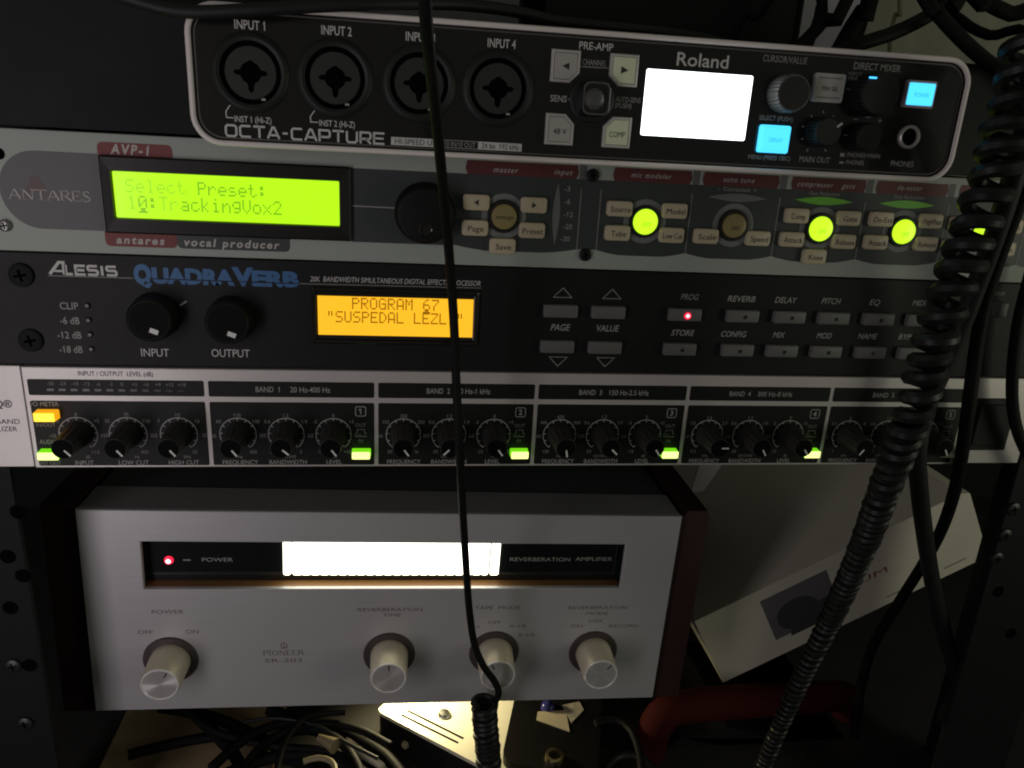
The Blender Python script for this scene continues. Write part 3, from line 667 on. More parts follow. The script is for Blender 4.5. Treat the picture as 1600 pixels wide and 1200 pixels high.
bm = B(); flat(bm, [(lx0-.2, lz0-.2), (lx1+.2, lz0-.2), (lx1+.2, lz1+.2), (lx0-.2, lz1+.2)], -.25); d = link('display', bm, lcd_green, T, smooth='flat')
bm = B()
a = P(196, 288.5); b = P(417, 300); dots(bm, 'Select Preset:', a[0], b[0], (a[1]+b[1])/2-2.45, (a[1]+b[1])/2+2.45, -.33, lambda i: 1 if i < 6 else 0)
a = P(200, 317); b = P(440, 324); z = (a[1]+b[1])/2; dots(bm, '10:TrackingVox2', a[0], b[0], z-2.6, z+2.6, -.33, lambda i: 1 if i in (0, 3, 4) else 0, cursor=1)
link('display_text', bm, [lcd_green_dot, lcd_green_faint], d, smooth='flat')
# tabs
def tab(a, b, y, z0, z1, top, bm, r=1.8):
    xa, xb = P(a, y)[0], P(b, y)[0]
    if top: pts = [(xa, z0), (xb, z0)]+[(xb-r+r*math.cos(t), z1-r+r*math.sin(t)) for t in (0, .5, 1.05, 1.57)]+[(xa+r-r*math.sin(t), z1-r+r*math.cos(t)) for t in (0, .5, 1.05, 1.57)]
    else: pts = [(xb, z1), (xa, z1)]+[(xa+r-r*math.cos(t), z0+r-r*math.sin(t)) for t in (0, .5, 1.05, 1.57)]+[(xb-r+r*math.sin(t), z0+r-r*math.cos(t)) for t in (0, .5, 1.05, 1.57)]
    flat(bm, pts, c-.02)
z1 = P(210, 224)[1]; rd = B(); tab(152, 269, 234, bz1-.5, z1, True, rd); link('red_tab', rd, red_print, T, smooth='flat')
z0 = P(220, 386)[1]; rd = B(); tab(165, 277, 376, z0, bz0+.5, False, rd); link('red_tab', rd, red_print, T, smooth='flat')
bm = B(); tab(277.5, 453, 380, P(400, 392)[1], bz0+.5, False, bm); link('grey_tab', bm, ant_dark, T, smooth='flat')
ptxt(lt, F, 'AVP-1', 172, 234, 234, 3.3, c-.16, shear=.2, bold=.035, ref=0, space=1.3); ptxt(lt, F, 'antares', 182, 257.5, 375.5, 2.7, c-.16, shear=.2, bold=.035, ref=0, space=1.3); ptxt(lt, F, 'vocal producer', 288, 437, 380.5, 2.8, c-.16, shear=.2, bold=.035, ref=0, space=1.3)
a = P(15, 310); b = P(144, 310); z = P(80, 305)[1]; serif(lt, 'ANTARES', a[0], b[0], z-1.9, 3.8, c-.1)
bm = B(); x, z = P(56, 290); flat(bm, [(x-4, z-2.6), (x+4, z-2.6), (x+1.4, z+3.2), (x-1.6, z+3.0)], c-.06); link('logo_mark', bm, M('logo_maroon', (.16, .115, .115), .6), T, smooth='flat')
stroke(nm, [P(549, 321.5), P(619, 325)], .45, c-.1)
link('light_lettering', lt, M('pale_print', (.52, .49, .47), .6), T, smooth='flat')
link('grey_lettering', nm, grey_print, T, smooth='flat')
x, z = P(664, 333)
bm = B(); lathe(bm, x, z, [(9.4, -9.2), (10.2, -9.0), (10.9, -8.2), (11.6, -.6), (12.0, 0)], 48); k = link('data_wheel', bm, M('wheel_black', (.006, .006, .006), .6, spec=.25), T, smooth=True)
bm = B(); lathe(bm, x, z-5.6, [(1.2, -9.26), (2.3, -9.5), (2.7, -9.3), (2.9, -9.1)], 20); link('finger_dimple', bm, gloss_black, k, smooth=True)
for px, py, r in ((926, 274, 2.6), (914, 398, 2.6)): screw(T, *P(px, py), -.05, r, black_satin, 'panel_screw')
screw(T, *P(9, 352), 0, 2.3, steel)
bm = B(); x, z = P(-2, 240); lathe(bm, x, z, [(2.1, -.1), (2.1, -.05)], 20); link('rack_hole', bm, void, T)

# ================================================================== 3. effects processor
T = thing('effects_processor', 'black effects processor with amber display, blue lettering and one red lit button', 'effects processor', (0, 0, 44.45))
F = Frame((0, 0, 44.45)); P = lambda x, y, cc=0: F.P(x, y, cc)
bm = B(); rr(bm, -36.8, 445.8, .15, 44.2, .4, .5, 3, .35); link('front_panel', bm, black_satin, T)
bm = B(); box(bm, -8, 418, 3, 200, 1, 43.4); link('chassis', bm, black_paint, T)
y0 = .5; c = .42; wh = B(); gr = B(); dm = B(); bl = B()
a = P(80, 428); b = P(183, 428); z = P(130, 422)[1]
wide(wh, 'LESIS', P(101, 420)[0], P(181, 420)[0], z-2.0, 3.7, .95, c, .18, wmap={'L': .75, 'I': .45})
stroke(wh, [(P(76, 421)[0], z-2.0), (P(92, 421)[0], z+2.6), (P(99, 421)[0], z+2.6), (P(99, 421)[0], z-2.0)], 1.1, c); stroke(wh, [(P(84, 421)[0], z-.7), (P(99, 421)[0], z-.7)], .8, c-.02)
stroke(dm, [P(74, 431), P(207, 435)], .35, c)
a = P(208, 430); b = P(236, 430); z = P(222, 429)[1]; put(bl, 'Q', a[0], b[0], z, 6.6, c, bold=.07)
a = P(236, 434); b = P(467, 434); z = P(350, 434)[1]
zq = P(300, 444)[1]
put(bl, 'UADRA', P(237, 434)[0], P(366, 434)[0], z, 5.4, c, bold=.06); put(bl, 'V', P(362, 434)[0], P(396, 434)[0], z+.5, 6.4, c, bold=.06); put(bl, 'ERB', P(393, 434)[0], P(467, 434)[0], z, 5.4, c, bold=.06)
bk = B(); stroke(bk, [P(232, 435.5), P(466, 443.5)], .4, c-.06)
ptxt(wh, F, '20K', 484.5, 500, 436, 2.0, c, shear=.2); ptxt(wh, F, 'BANDWIDTH SIMULTANEOUS DIGITAL EFFECTS PROCESSOR', 505, 751, 439.5, 2.05, c, shear=.2)
stroke(dm, [P(468, 443.5), P(752, 450.5)], .3, c)
for s, a, b, y, lx in (('CLIP', 93.5, 122, 478, 136), ('-6 dB', 94, 124, 501, 138), ('-12 dB', 90, 127, 523.5, 140.5), ('-18 dB', 93, 129, 546, 142.5)):
    ptxt(gr, F, s, a, b, y, 2.7, c, bold=.005)
    bm = B(); lathe(bm, *P(lx, y-.5), [(.7, y0-.9), (1.05, y0-.6), (1.2, y0)], 16); link('level_light', bm, led_off, T, smooth=True)
ptxt(wh, F, 'INPUT', 220.5, 264, 551, 3.2, c); ptxt(wh, F, 'OUTPUT', 330.5, 390, 552, 3.2, c)
stroke(gr, [P(281, 477.5), P(291, 471)], .7, c)
kb = None
for px, py, (tx, ty) in ((243, 493, (240.5, 518)), (362, 497.5, (362, 523))):
    x, z = P(px, py, y0); L = 9
    bm = B(); lathe(bm, x, z, [(7.6, y0-L+.35), (7.9, y0-L), (8.2, y0-L+.3), (8.6, y0-L+1.5), (8.9, y0-4), (9.2, y0-2), (9.3, y0-.5)], 24); k = link('level_knob', bm, M('knob_soft_black', (.013, .013, .012), .5, spec=.25, noise=.2, nscale=500, bump=.2), T, smooth=True)
    bm = B(); lathe(bm, x, z, [(7.4, y0-L+.2), (7.4, y0-L+.3)], 24); link('knob_cap', bm, M('knob_cap_shaded', (.004, .004, .004), .6, spec=.1), k)  # cap blacker than the body: its shade is put into the colour
    xx, zz = P(tx, ty, y0-L); d = (Vector((xx, zz))-Vector((x, z)))
    d = d.normalized() if d.length > .1 else Vector((0, -1)); 
    u = Vector((.93, -.36)); v = Vector((.36, .93)); p = Vector((xx, zz))
    bm = B(); flat(bm, [tuple(p-u*1.6-v*.95), tuple(p+u*1.6-v*.95), tuple(p+u*1.6+v*.95), tuple(p-u*1.6+v*.95)], y0-L-.1); link('pointer', bm, M('pointer_white', (.8, .8, .78), .5), k)
# display
q = [P(*p, 1.5) for p in ((496, 460.5), (740, 467), (737, 527), (498.5, 520.5))]
lx0 = (q[0][0]+q[3][0])/2; lx1 = (q[1][0]+q[2][0])/2; lz1 = (q[0][1]+q[1][1])/2; lz0 = (q[2][1]+q[3][1])/2
bm = B(); rings(bm, [(prr(lx0-.1, lx1+.1, lz0-.1, lz1+.1, .2), .44), (prr(lx0-.4, lx1+.4, lz0-1.7, lz1+1.5, .2), .3), (prr(lx0-.7, lx1+.7, lz0-2.0, lz1+1.8, .2), -.9), (prr(lx0-1.6, lx1+1.6, lz0-2.9, lz1+2.7, .5), -1.0), (prr(lx0-2.2, lx1+2.2, lz0-3.5, lz1+3.3, .5), -.6), (prr(lx0-2.2, lx1+2.2, lz0-3.5, lz1+3.3, .5), .5)])
link('display_bezel', bm, gloss_black, T)
bm = B(); flat(bm, [(lx0, lz0), (lx1, lz0), (lx1, lz1), (lx0, lz1)], .1); d = link('display', bm, lcd_amber, T, smooth='flat')
bm = B(); a = P(550, 473); b = P(686, 478); z = (a[1]+b[1])/2; dots(bm, 'PROGRAM 67', a[0], b[0], z-2.35, z+2.35, .02, cursor=8)
a = P(510.5, 493.5); b = P(724, 500); z = (a[1]+b[1])/2; dots(bm, '"SUSPEDAL LEZLI"', a[0], b[0], z-2.35, z+2.35, .02)
link('display_text', bm, lcd_amber_dot, d, smooth='flat')
# buttons
def grey_btn(x, z, hole=None, w_=7.3, h_=2.75):
    bm = B(); rr(bm, x-w_, x+w_, z-h_, z+h_, .8, y0-2.4, y0, .7); o = link('button', bm, ale_btn, T, smooth=True)
    if hole is not None:
        bm = B(); lathe(bm, x+.9, z-.25, [(.7, y0-2.7), (.85, y0-2.5), (.9, y0-2.3)], 16); link('button_light', bm, hole, o, smooth=True)
    return o
for px, py in ((876, 486), (950.5, 488), (870.5, 541.5), (945, 543)): grey_btn(*P(px, py, y0-1.2))
for px, py, s in ((880, 458, 1), (957, 460, 1), (872, 565, -1), (946, 566, -1)):
    x, z = P(px, py); am = B(); stroke(am, [(x-3.9, z-1.9*s), (x, z+2.1*s), (x+3.9, z-1.9*s)], .3, c, closed=True); link('arrow_mark', am, grey_print, T, smooth='flat')
ptxt(gr, F, 'PAGE', 860.5, 891, 511.5, 2.7, c, shear=.2, bold=.01); ptxt(gr, F, 'VALUE', 932.5, 967.5, 513, 2.7, c, shear=.2, bold=.01)
row1 = [('PROG', 1064, 1092, 464, 1070, 491), ('REVERB', 1137, 1180.5, 467, 1160, 494), ('DELAY', 1211, 1245.5, 469, 1233, 496), ('PITCH', 1284, 1314, 470.5, 1302, 497.5), ('EQ', 1359, 1375, 472.5, 1372, 499), ('MIDI', 1426, 1447, 473.5, 1440, 500.5)]
row2 = [('STORE', 1049, 1085, 520, 1062, 545), ('CONFIG', 1127, 1166.5, 522, 1152, 547), ('MIX', 1208, 1226.5, 523.5, 1221, 548.5), ('MOD', 1276, 1299.5, 524.5, 1290, 549.5), ('NAME', 1341, 1371, 525.5, 1359, 551), ('BYPASS', 1404, 1442, 526.5, 1426, 552)]
for row in (row1, row2):
    zs_ = sum(P(r[4], r[5], y0-1.2)[1] for r in row)/len(row)
    for s, a, b, y, bx, by in row:
        lit = s == 'PROG'
        ptxt(dm if lit else gr, F, s, a, b, y, 2.5, c, shear=.22, bold=.006)
        x = P(bx, by, y0-1.2)[0]; o = grey_btn(x, zs_, led_off if not lit else None)
        if lit:
            bm = B(); lathe(bm, x+.9, zs_-.25, [(1.0, y0-3.0), (1.5, y0-2.7), (1.6, y0-2.3)], 20); l = link('button_light', bm, lit_red, o, smooth=True)
            bm = B(); lathe(bm, x+.8, zs_-.15, [(.45, y0-3.15), (.8, y0-3.02)], 16); link('light_core', bm, lit_red_core, l)
            o['label'] = 'grey button with its red light on'
grey_btn(*P(1561, 484, y0-1.2), None, 3.6, 3.4)
ptxt(gr, F, 'POWER', 1553, 1570, 459, 1.6, c)
for px, py in ((33, 430), (48, 532)): screw(T, *P(px, py), y0, 4.6, black_screw)
link('white_lettering', wh, white_print, T, smooth='flat'); link('grey_lettering', gr, grey_print, T, smooth='flat'); link('faint_lettering', dm, dim_print, T, smooth='flat'); link('blue_lettering', bl, blue_print, T, smooth='flat'); link('lettering_gap', bk, black_satin, T, smooth='flat')

# ================================================================== 4. equalizer
T = thing('equalizer', 'silver and black rack equalizer with rows of black knobs and green lit buttons', 'equalizer', (0, 0, 0))
F = W0; P = lambda x, y, cc=0: F.P(x, y, cc)
WS = 68.17; Zt = 43.75; Zb = .5
for xa, xb in ((-36.8, -1.6), (6*WS+1.6, 445.8)):
    bm = B(); rr(bm, xa, xb, Zb, Zt, .3, 1.2, 3.5, .3); link('rack_ear', bm, beh_silver, T)
bm = B(); rr(bm, -1.0, 6*WS+1.0, Zb, Zt, .6, 0, 3.5, .5); link('front_panel', bm, beh_silver, T)
bm = B(); box(bm, -8, 418, 3.5, 150, 1, 43); link('chassis', bm, black_paint, T)
zu1 = sum(P(x, y)[1] for x, y in ((180, 592), (456, 597), (714, 600.5), (957, 602), (1186, 604)))/5
zu0 = sum(P(x, y)[1] for x, y in ((180, 617.5), (456, 620.5), (714, 623), (957, 624.5), (1186, 627)))/5
zl1 = sum(P(x, y)[1] for x, y in ((180, 626.5), (456, 629), (714, 631), (957, 632.5), (1186, 633.5)))/5
zl0 = sum(P(x, y)[1] for x, y in ((190, 728), (456, 726.5), (714, 725), (957, 724), (1186, 722.5)))/5
c = -.25; wh = B(); gr = B(); dm = B(); dk = B(); sc_ = B()
for k in range(6):
    for za, zb2 in ((zu0, zu1), (zl0, zl1)):
        bm = B(); extr(bm, prr(k*WS+.85, (k+1)*WS-.85, za, zb2, .7), -.15, .2); link('black_field', bm, beh_black, T)
ptxt(dk, F, 'INPUT / OUTPUT  LEVEL (dB)', 122, 239, 584, 1.9, -.1, ref=0)
for s, px in zip('-30 -24 -18 -12 -6 -3 0 +3 +6 +9 +12 +18'.split(), (79, 98, 117.5, 135, 153.5, 173, 190.5, 210, 228.5, 247, 265, 284)): put(dm, s, P(px, 599)[0], None, P(180, 600)[1], 1.5, c)
for i in range(12):
    x = P(79+i*18.6, 608)[0]; z = P(180, 609.5)[1]; bm = B(); extr(bm, [(x-1.3, z-.5), (x+1.3, z-.5), (x+1.3, z+.5), (x-1.3, z+.5)], -.3, 0); link('level_light', bm, led_off, T)
zb_ = (zu0+zu1)/2
for s, a, b, y in (('BAND  1', 399.5, 437, 607), ('20 Hz-400 Hz', 453.5, 516, 608), ('BAND  2', 667, 703, 610), ('50 Hz-1 kHz', 714, 766, 611), ('BAND  3', 905, 940.5, 612), ('150 Hz-2.5 kHz', 951.5, 1013.5, 613)):
    a_ = P(a, y)[0]; b2 = P(b, y)[0]; put(gr, s, a_, b2, zb_, 2.3, c, bold=.008)
for s, a, b, y in (('BAND  4', 1140, 1173, 614), ('300 Hz-8 kHz', 1184, 1238, 615), ('BAND  5', 1364, 1397, 616.5), ('1 kHz-20 kHz', 1408, 1462, 617)):
    a_ = P(a, y)[0]; b2 = P(b, y)[0]; put(dm if s.startswith('1 k') else gr, s, a_, b2, zb_, 2.2, c, bold=.004)
kx = [P(122.8, 679)[0], P(200.8, 679)[0], P(280, 679)[0]]
bx = [P(372.3, 678.4)[0]-WS, P(447.5, 678)[0]-WS, P(521.4, 678)[0]-WS]
kz = sum(P(x, y)[1] for x, y in ((122.8, 679), (200.8, 679), (280, 679), (372.3, 678.4), (447.5, 678), (521.4, 678)))/6
RR = 7.3; LK = 15.5
def dial(cx, nums):
    stroke(sc_, [(cx+RR*math.cos(math.radians(a)), kz+RR*math.sin(math.radians(a))) for a in range(232, -53, -8)], .32, c)
    for i in range(11):
        a = math.radians(232-i*284/10); stroke(sc_, [(cx+RR*math.cos(a), kz+RR*math.sin(a)), (cx+(RR-1.1)*math.cos(a), kz+(RR-1.1)*math.sin(a))], .32, c-.02)
    for s, a, d in zip(nums, (90, 142, 38, 184, -2, 234, -54), (1.3, 2.2, 2.2, 2.5, 2.6, 2.4, 2.4)):
        if s: put(dm, s, cx+(RR+d)*math.cos(math.radians(a)), None, kz+(RR+d)*math.sin(math.radians(a)), 1.5, c)
proto = None
def eq_knob(cx, ang):
    global proto
    if proto is None:
        n = 48
        def lp(r, d): return [((r-(d if (i//2) % 2 else 0))*math.cos(2*math.pi*i/n), (r-(d if (i//2) % 2 else 0))*math.sin(2*math.pi*i/n)) for i in range(n)]
        bm = B(); rings(bm, [(lp(3.9, 0), -LK+.05), (lp(4.15, 0), -LK+.1), (lp(4.35, .3), -LK+.8), (lp(4.75, .5), -7), (lp(4.9, .3), -5.2), (lp(5.3, 0), -2), (lp(5.4, 0), -.2)], cap0=False)
        proto = link('knob', bm, M('eq_knob', (.032, .032, .030), .5, spec=.25, noise=.2, nscale=500, bump=.15), T, smooth=True)  # body greyer than the cap, as if lit from above
        bm = B(); lathe(bm, 0, 0, [(3.95, -LK), (3.95, -LK+.1)], 32); link('knob_cap', bm, M('eq_cap_shaded', (.003, .003, .003), .7, spec=.08), proto)  # cap blackened: the weak front light is put into its colour
        bm = B(); stroke(bm, [(.8, 0), (4.0, 0)], .7, -LK-.08); link('pointer', bm, M('pointer_pale', (.80, .80, .76), .5), proto)
        o = proto
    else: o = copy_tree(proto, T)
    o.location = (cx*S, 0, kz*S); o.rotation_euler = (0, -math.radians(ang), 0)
zlab = sum(P(x, y)[1] for x, y in ((126, 722), (205, 722), (373, 722), (448, 722), (521, 722)))/5
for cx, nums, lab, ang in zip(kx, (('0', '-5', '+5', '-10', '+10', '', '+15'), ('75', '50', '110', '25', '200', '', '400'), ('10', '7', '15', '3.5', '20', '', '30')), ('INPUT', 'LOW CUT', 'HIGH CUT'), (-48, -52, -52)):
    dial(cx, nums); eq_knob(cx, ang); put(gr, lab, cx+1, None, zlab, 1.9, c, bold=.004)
    put(dm, 'Hz' if lab == 'LOW CUT' else ('dB' if lab == 'INPUT' else 'kHz'), cx+2.6, None, zlab+2.6, 1.3, c)
FQ = [('110', '60', '150', '40', '250', '20', '400'), ('250', '150', '350', '90', '550', '50', '1k'), ('600', '400', '900', '200', '1.4k', '150', '2.5'), ('1.6', '1.0', '2.7', '0.7', '4.5', '0.3', '8'), ('5', '3.5', '8', '2', '12', '1', '20')]
AN = [(-54, -42, -54), (-55, 225, -55), (-80, -45, -55), (0, -60, -55), (235, -60, -60)]
for k in range(1, 6):
    X = k*WS
    for j, (nums, lab, un) in enumerate(((FQ[k-1], 'FREQUENCY', 'Hz' if k < 4 else 'kHz'), (('1.2', '0.6', '1.9', '0.3', '2.3', '.03', '3'), 'BANDWIDTH', 'OCTAVE'), (('0', '-5', '+5', '-10', '+10', '-15', '+15'), 'LEVEL', 'dB'))):
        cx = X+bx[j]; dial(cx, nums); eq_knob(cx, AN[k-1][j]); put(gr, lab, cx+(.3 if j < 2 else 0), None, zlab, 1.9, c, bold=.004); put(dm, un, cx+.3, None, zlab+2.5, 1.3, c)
    cx = P(564, 700)[0]-WS+X
    zz = P(564, 642.5)[1]; nb = B(); stroke(nb, prr(cx-2.1, cx+2.1, zz-2.1, zz+2.1, .7, 3), .35, c, closed=True); link('number_box', nb, grey_print, T, smooth='flat'); nb = B(); put(nb, str(k), cx, None, zz, 2.3, c, bold=.03)
    if k == 1: stroke(nb, [(cx, zz+1.15), (cx-.8, zz+.5)], .45, c)
    link('band_number', nb, grey_print, T, smooth='flat')
    put(dm, 'OUT', cx, None, P(564, 664)[1], 1.6, c); zz = P(564, 674)[1]
    stroke(dm, [(cx-2.6, zz-.9), (cx-1.6, zz-.9), (cx-1.6, zz+.9), (cx+1.6, zz+.9), (cx+1.6, zz-.9), (cx+2.6, zz-.9)], .3, c); stroke(dm, [(cx-2.4, zz-2.2), (cx+2.4, zz-2.2)], .45, c); put(dm, 'IN', cx, None, zz-4.2, 1.5, c)
def lit_btn(cx, zc, hw, hz, top, front, hot=None):
    L = 4.5
    bm = B(); pts0 = prr(cx-hw, cx+hw, zc-hz, zc+hz, .5, 3); pts1 = prr(cx-hw*.94, cx+hw*.94, zc-hz*.94, zc+hz*.94, .5, 3)
    rings(bm, [(pts1, -L+.3), (pts0, -.1)]); o = link('lit_button', bm, top, T)
    bm = B(); rings(bm, [(prr(cx-hw*.86, cx+hw*.86, zc-hz*.8, zc+hz*.8, .6, 3), -L), (pts1, -L+.3)], cap0=True); link('button_face', bm, front, o)
lc = P(75, 713, -4); lit_btn(lc[0], lc[1], 4.2, 1.75, lit_green_side, lit_green_hot); lc2 = P(69, 652, -4); lit_btn(lc2[0], lc2[1], 4.2, 2.0, lit_yellow_side, lit_yellow)
gx = P(564, 711, -4)[0]-WS; gz = sum(P(x, y, -4)[1] for x, y in ((564, 711.5), (809, 711.5), (1043, 711)))/3
for k in range(1, 5): lit_btn(gx+k*WS, gz, 4.0, 1.75, lit_green_side, lit_green_hot)
bm = B(); rr(bm, gx+5*WS-4, gx+5*WS+4, gz-1.75, gz+1.75, .5, -4.5, 0, .4); link('button', bm, M('green_button_off', (.12, .14, .10), .4), T)
ptxt(gr, F, 'I/O METER', 47, 92, 631, 1.8, c, ref=0); ptxt(dm, F, 'IN/OUT', 57, 87, 663.5, 1.6, c, ref=0); ptxt(gr, F, 'AUDIO', 62, 90, 690, 1.8, c, ref=0); ptxt(dm, F, 'INT OUT', 63, 96, 723, 1.7, c, ref=0)
ptxt(dk, F, 'ULTRA-Q\u00ae', -72, 19, 631, 3.0, 1.1, bold=.01, ref=1.2); ptxt(dk, F, 'FULL-BAND', -40, 31, 658.5, 2.0, 1.1, ref=1.2); ptxt(dk, F, 'EQUALIZER', -36, 27, 670, 2.0, 1.1, ref=1.2)
link('grey_lettering', gr, grey_print, T, smooth='flat'); link('faint_lettering', dm, dim_print, T, smooth='flat'); link('dark_lettering', dk, dark_print, T, smooth='flat'); link('dial_scale', sc_, M('scale_print', (.45, .45, .43), .6), T, smooth='flat')
a = P(1524, 622, 1.2); b = P(1568, 703, 1.2)
bm = B(); rr(bm, a[0], b[0], b[1], a[1], .6, .6, 2.5, .3); o = link('power_switch', bm, beh_black, T)
bm = B(); rr(bm, a[0]+2.5, b[0]-2.5, b[1]+3, a[1]-3, .8, -.8, .7, .5); link('switch_rocker', bm, black_satin, o)

# ================================================================== 5. reverberation amplifier
ROLLP = math.radians(1.55)
RP = Matrix.Rotation(ROLLP, 3, 'Y')
o0 = (-8.9, 40, -155.3)
T = thing('reverb_amplifier', 'brushed silver reverberation amplifier in a dark wood cabinet with four champagne knobs', 'amplifier', o0, RP)
F = Frame(o0, RP); P = lambda x, y, cc=0: F.P(x, y, cc)
PW = P(1065, 806)[0]*.5+P(1021, 1090.7)[0]*.5; PH = (P(120, 798)[1]+P(1065, 806)[1])/2
q = [P(*p) for p in ((220, 848.5), (978, 849), (970, 917), (224, 923))]
wx0 = (q[0][0]+q[3][0])/2; wx1 = (q[1][0]+q[2][0])/2; wz1 = (q[0][1]+q[1][1])/2; wz0 = (q[2][1]+q[3][1])/2
DPT = 8.0
bm = B()
def loop(x0_, x1_, z0_, z1_): return [(x0_, z0_), (x1_, z0_), (x1_, z1_), (x0_, z1_)]
rings(bm, [(loop(wx0, wx1, wz0, wz1), 2.5), (loop(wx0, wx1, wz0, wz1), .3), (loop(wx0-.3, wx1+.3, wz0-.3, wz1+.3), 0), (loop(.4, PW-.4, .4, PH-.4), 0), (loop(0, PW, 0, PH), .4), (loop(0, PW, 0, PH), 3)])
link('faceplate', bm, alu, T)
bm = B(); box(bm, .5, PW-.5, 3, 26, PH-1.0, PH-.2); box(bm, .5, PW-.5, 3, 26, .3, 1.2); link('lit_top_strip', bm, top_lit, T)  # front strip split off and made paler as the lit band
bm = B(); box(bm, 1, PW-1, 26, 240, .5, PH-1.2); link('cabinet_cover', bm, M('cover_shaded', (.09, .09, .095), .5, noise=.12, nscale=700, bump=.3), T)  # darker than the front strip: shade under the rack put into the colour
for xa, xb in ((-17, -1), (PW+1, PW+17)):
    bm = B(); pts = [(xa, -3), (xb, -3), (xb, PH-2), (xb-1.5, PH+1.5), (xa+4, PH+1.5), (xa, PH-3)] if xa > 0 else [(xa, -3), (xb, -3), (xb, PH+1.5), (xa+1, PH+1.5), (xa, PH-2)]
    extr(bm, pts, 4, 240, 0, True); link('side_cheek', bm, wood, T)
# window
bm = B(); vs_ = [[V(bm, x, y, z) for x, z in loop(wx0, wx1, wz0, wz1)] for y in (2.5, DPT)]
for i in (1, 2, 3): face(bm, [vs_[0][i], vs_[0][(i+1) % 4], vs_[1][(i+1) % 4], vs_[1][i]])
link('window_recess', bm, acrylic, T)
bm = B(); vs_ = [[V(bm, x, y, z) for x, z in loop(wx0, wx1, wz0, wz1)] for y in (2.5, DPT)]
face(bm, [vs_[0][0], vs_[0][1], vs_[1][1], vs_[1][0]]); link('window_ledge', bm, recess_glow, T)
bm = B(); flat(bm, loop(wx0, wx1, wz0, wz1), DPT); win = link('window_panel', bm, acrylic, T, smooth='flat')
q = [P(*p, DPT-1) for p in ((442, 848), (781, 849), (779, 897.5), (442, 899))]
dx0 = (q[0][0]+q[3][0])/2; dx1 = (q[1][0]+q[2][0])/2; dz0 = (q[2][1]+q[3][1])/2; dz1 = wz1-.3
bm = B(); n = 24; pw = (dx1-dx0)/n
for i in range(n):
    xa = dx0+i*pw; g = .95 if i in (0, n-2) else .12
    if i in (1, n-1): xa += .25
    rings(bm, [(prr(xa+g*.3, xa+pw-g, dz0, dz1, .9, 3), DPT-1.2), (prr(xa, xa+pw-g*.6, dz0-.1, dz1+.1, 1.0, 3), DPT-.1)], cap0=True)
link('lit_display', bm, tube_white, T)
c = DPT-.08; gr = B(); br = B()
ptxt(gr, F, 'POWER', 315.5, 364, 874.5, 2.2, c); ptxt(gr, F, 'REVERBERATION', 797, 891, 874, 2.2, c); ptxt(gr, F, 'AMPLIFIER', 899, 957, 873.5, 2.2, c); stroke(gr, [P(286, 875, DPT), P(298, 875, DPT)], .7, c)
bm = B(); x, z = P(264, 875, DPT); lathe(bm, x, z, [(1.1, c-1.3), (1.9, c-1.0), (2.3, c)], 20); l = link('power_light', bm, lit_red, T, smooth=True)
bm = B(); lathe(bm, x, z, [(.8, c-1.45), (1.3, c-1.35)], 16); link('light_core', bm, lit_red_core, l)
c = -.06
for s, a, b, y, h in (('POWER', 237, 287, 956, 2.2), ('OFF', 215, 239, 988, 2.2), ('ON', 290, 310, 987, 2.2), ('SR-202', 414, 473, 1032, 2.3)):
    ptxt(gr2 if False else br, F, s, a, b, y, h, c)
for s, a, b, y, h in (('REVERBERATION', 559, 660, 952.5, 2.0), ('TIME', 598, 626.5, 961, 2.0), ('TAPE  MODE', 742, 813, 949.5, 2.0), ('OFF', 763, 783, 972.5, 1.8), ('A', 744, 750, 979.5, 1.8), ('A\u2192B', 796, 822, 978, 1.8), ('B\u2192A', 811, 836, 992, 1.8),
                      ('REVERBERATION', 888, 980, 949.5, 2.0), ('MODE', 916, 950, 958.5, 2.0), ('ON', 892, 910, 978, 1.8), ('OFF', 920, 942, 970.5, 1.8), ('RECORD', 952, 998, 978, 1.8)):
    ptxt(br, F, s, a, b, y, h, c)
a = P(411, 1020); b = P(475, 1020); serif(br, 'PIONEER', a[0], b[0], a[1]-1.6, 3.0, c)
x, z = P(443.5, 1008.5); stroke(br, [(x+1.5*math.cos(t/10), z+1.5*math.sin(t/10)) for t in range(-8, 40, 4)], .45, c); stroke(br, [(x-1.8, z-1.5), (x+1.8, z-1.5)], .5, c-.02); stroke(br, [(x, z-1.5), (x, z+.6)], .4, c-.02)
link('window_lettering', gr, grey_print, T, smooth='flat'); link('panel_lettering', br, brown_print, T, smooth='flat')
kp = None; LN = 19.0
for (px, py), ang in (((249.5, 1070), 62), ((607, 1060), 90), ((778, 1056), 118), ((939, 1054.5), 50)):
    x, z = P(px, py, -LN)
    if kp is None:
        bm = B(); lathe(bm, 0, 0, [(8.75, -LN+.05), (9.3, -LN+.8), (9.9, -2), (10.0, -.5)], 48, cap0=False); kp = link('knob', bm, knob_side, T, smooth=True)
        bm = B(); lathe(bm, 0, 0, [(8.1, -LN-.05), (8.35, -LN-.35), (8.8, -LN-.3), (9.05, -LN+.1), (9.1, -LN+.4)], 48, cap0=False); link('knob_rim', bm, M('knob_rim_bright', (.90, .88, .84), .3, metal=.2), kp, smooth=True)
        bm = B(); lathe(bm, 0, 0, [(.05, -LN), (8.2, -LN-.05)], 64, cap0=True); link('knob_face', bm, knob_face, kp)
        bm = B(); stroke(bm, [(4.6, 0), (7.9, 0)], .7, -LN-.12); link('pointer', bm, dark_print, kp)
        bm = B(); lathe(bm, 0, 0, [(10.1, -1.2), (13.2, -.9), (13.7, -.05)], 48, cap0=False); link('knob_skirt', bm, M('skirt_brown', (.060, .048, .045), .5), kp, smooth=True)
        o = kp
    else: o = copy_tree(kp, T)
    o.location = Vector((x, 0, z))*S; o.rotation_euler = (0, -math.radians(ang), 0)
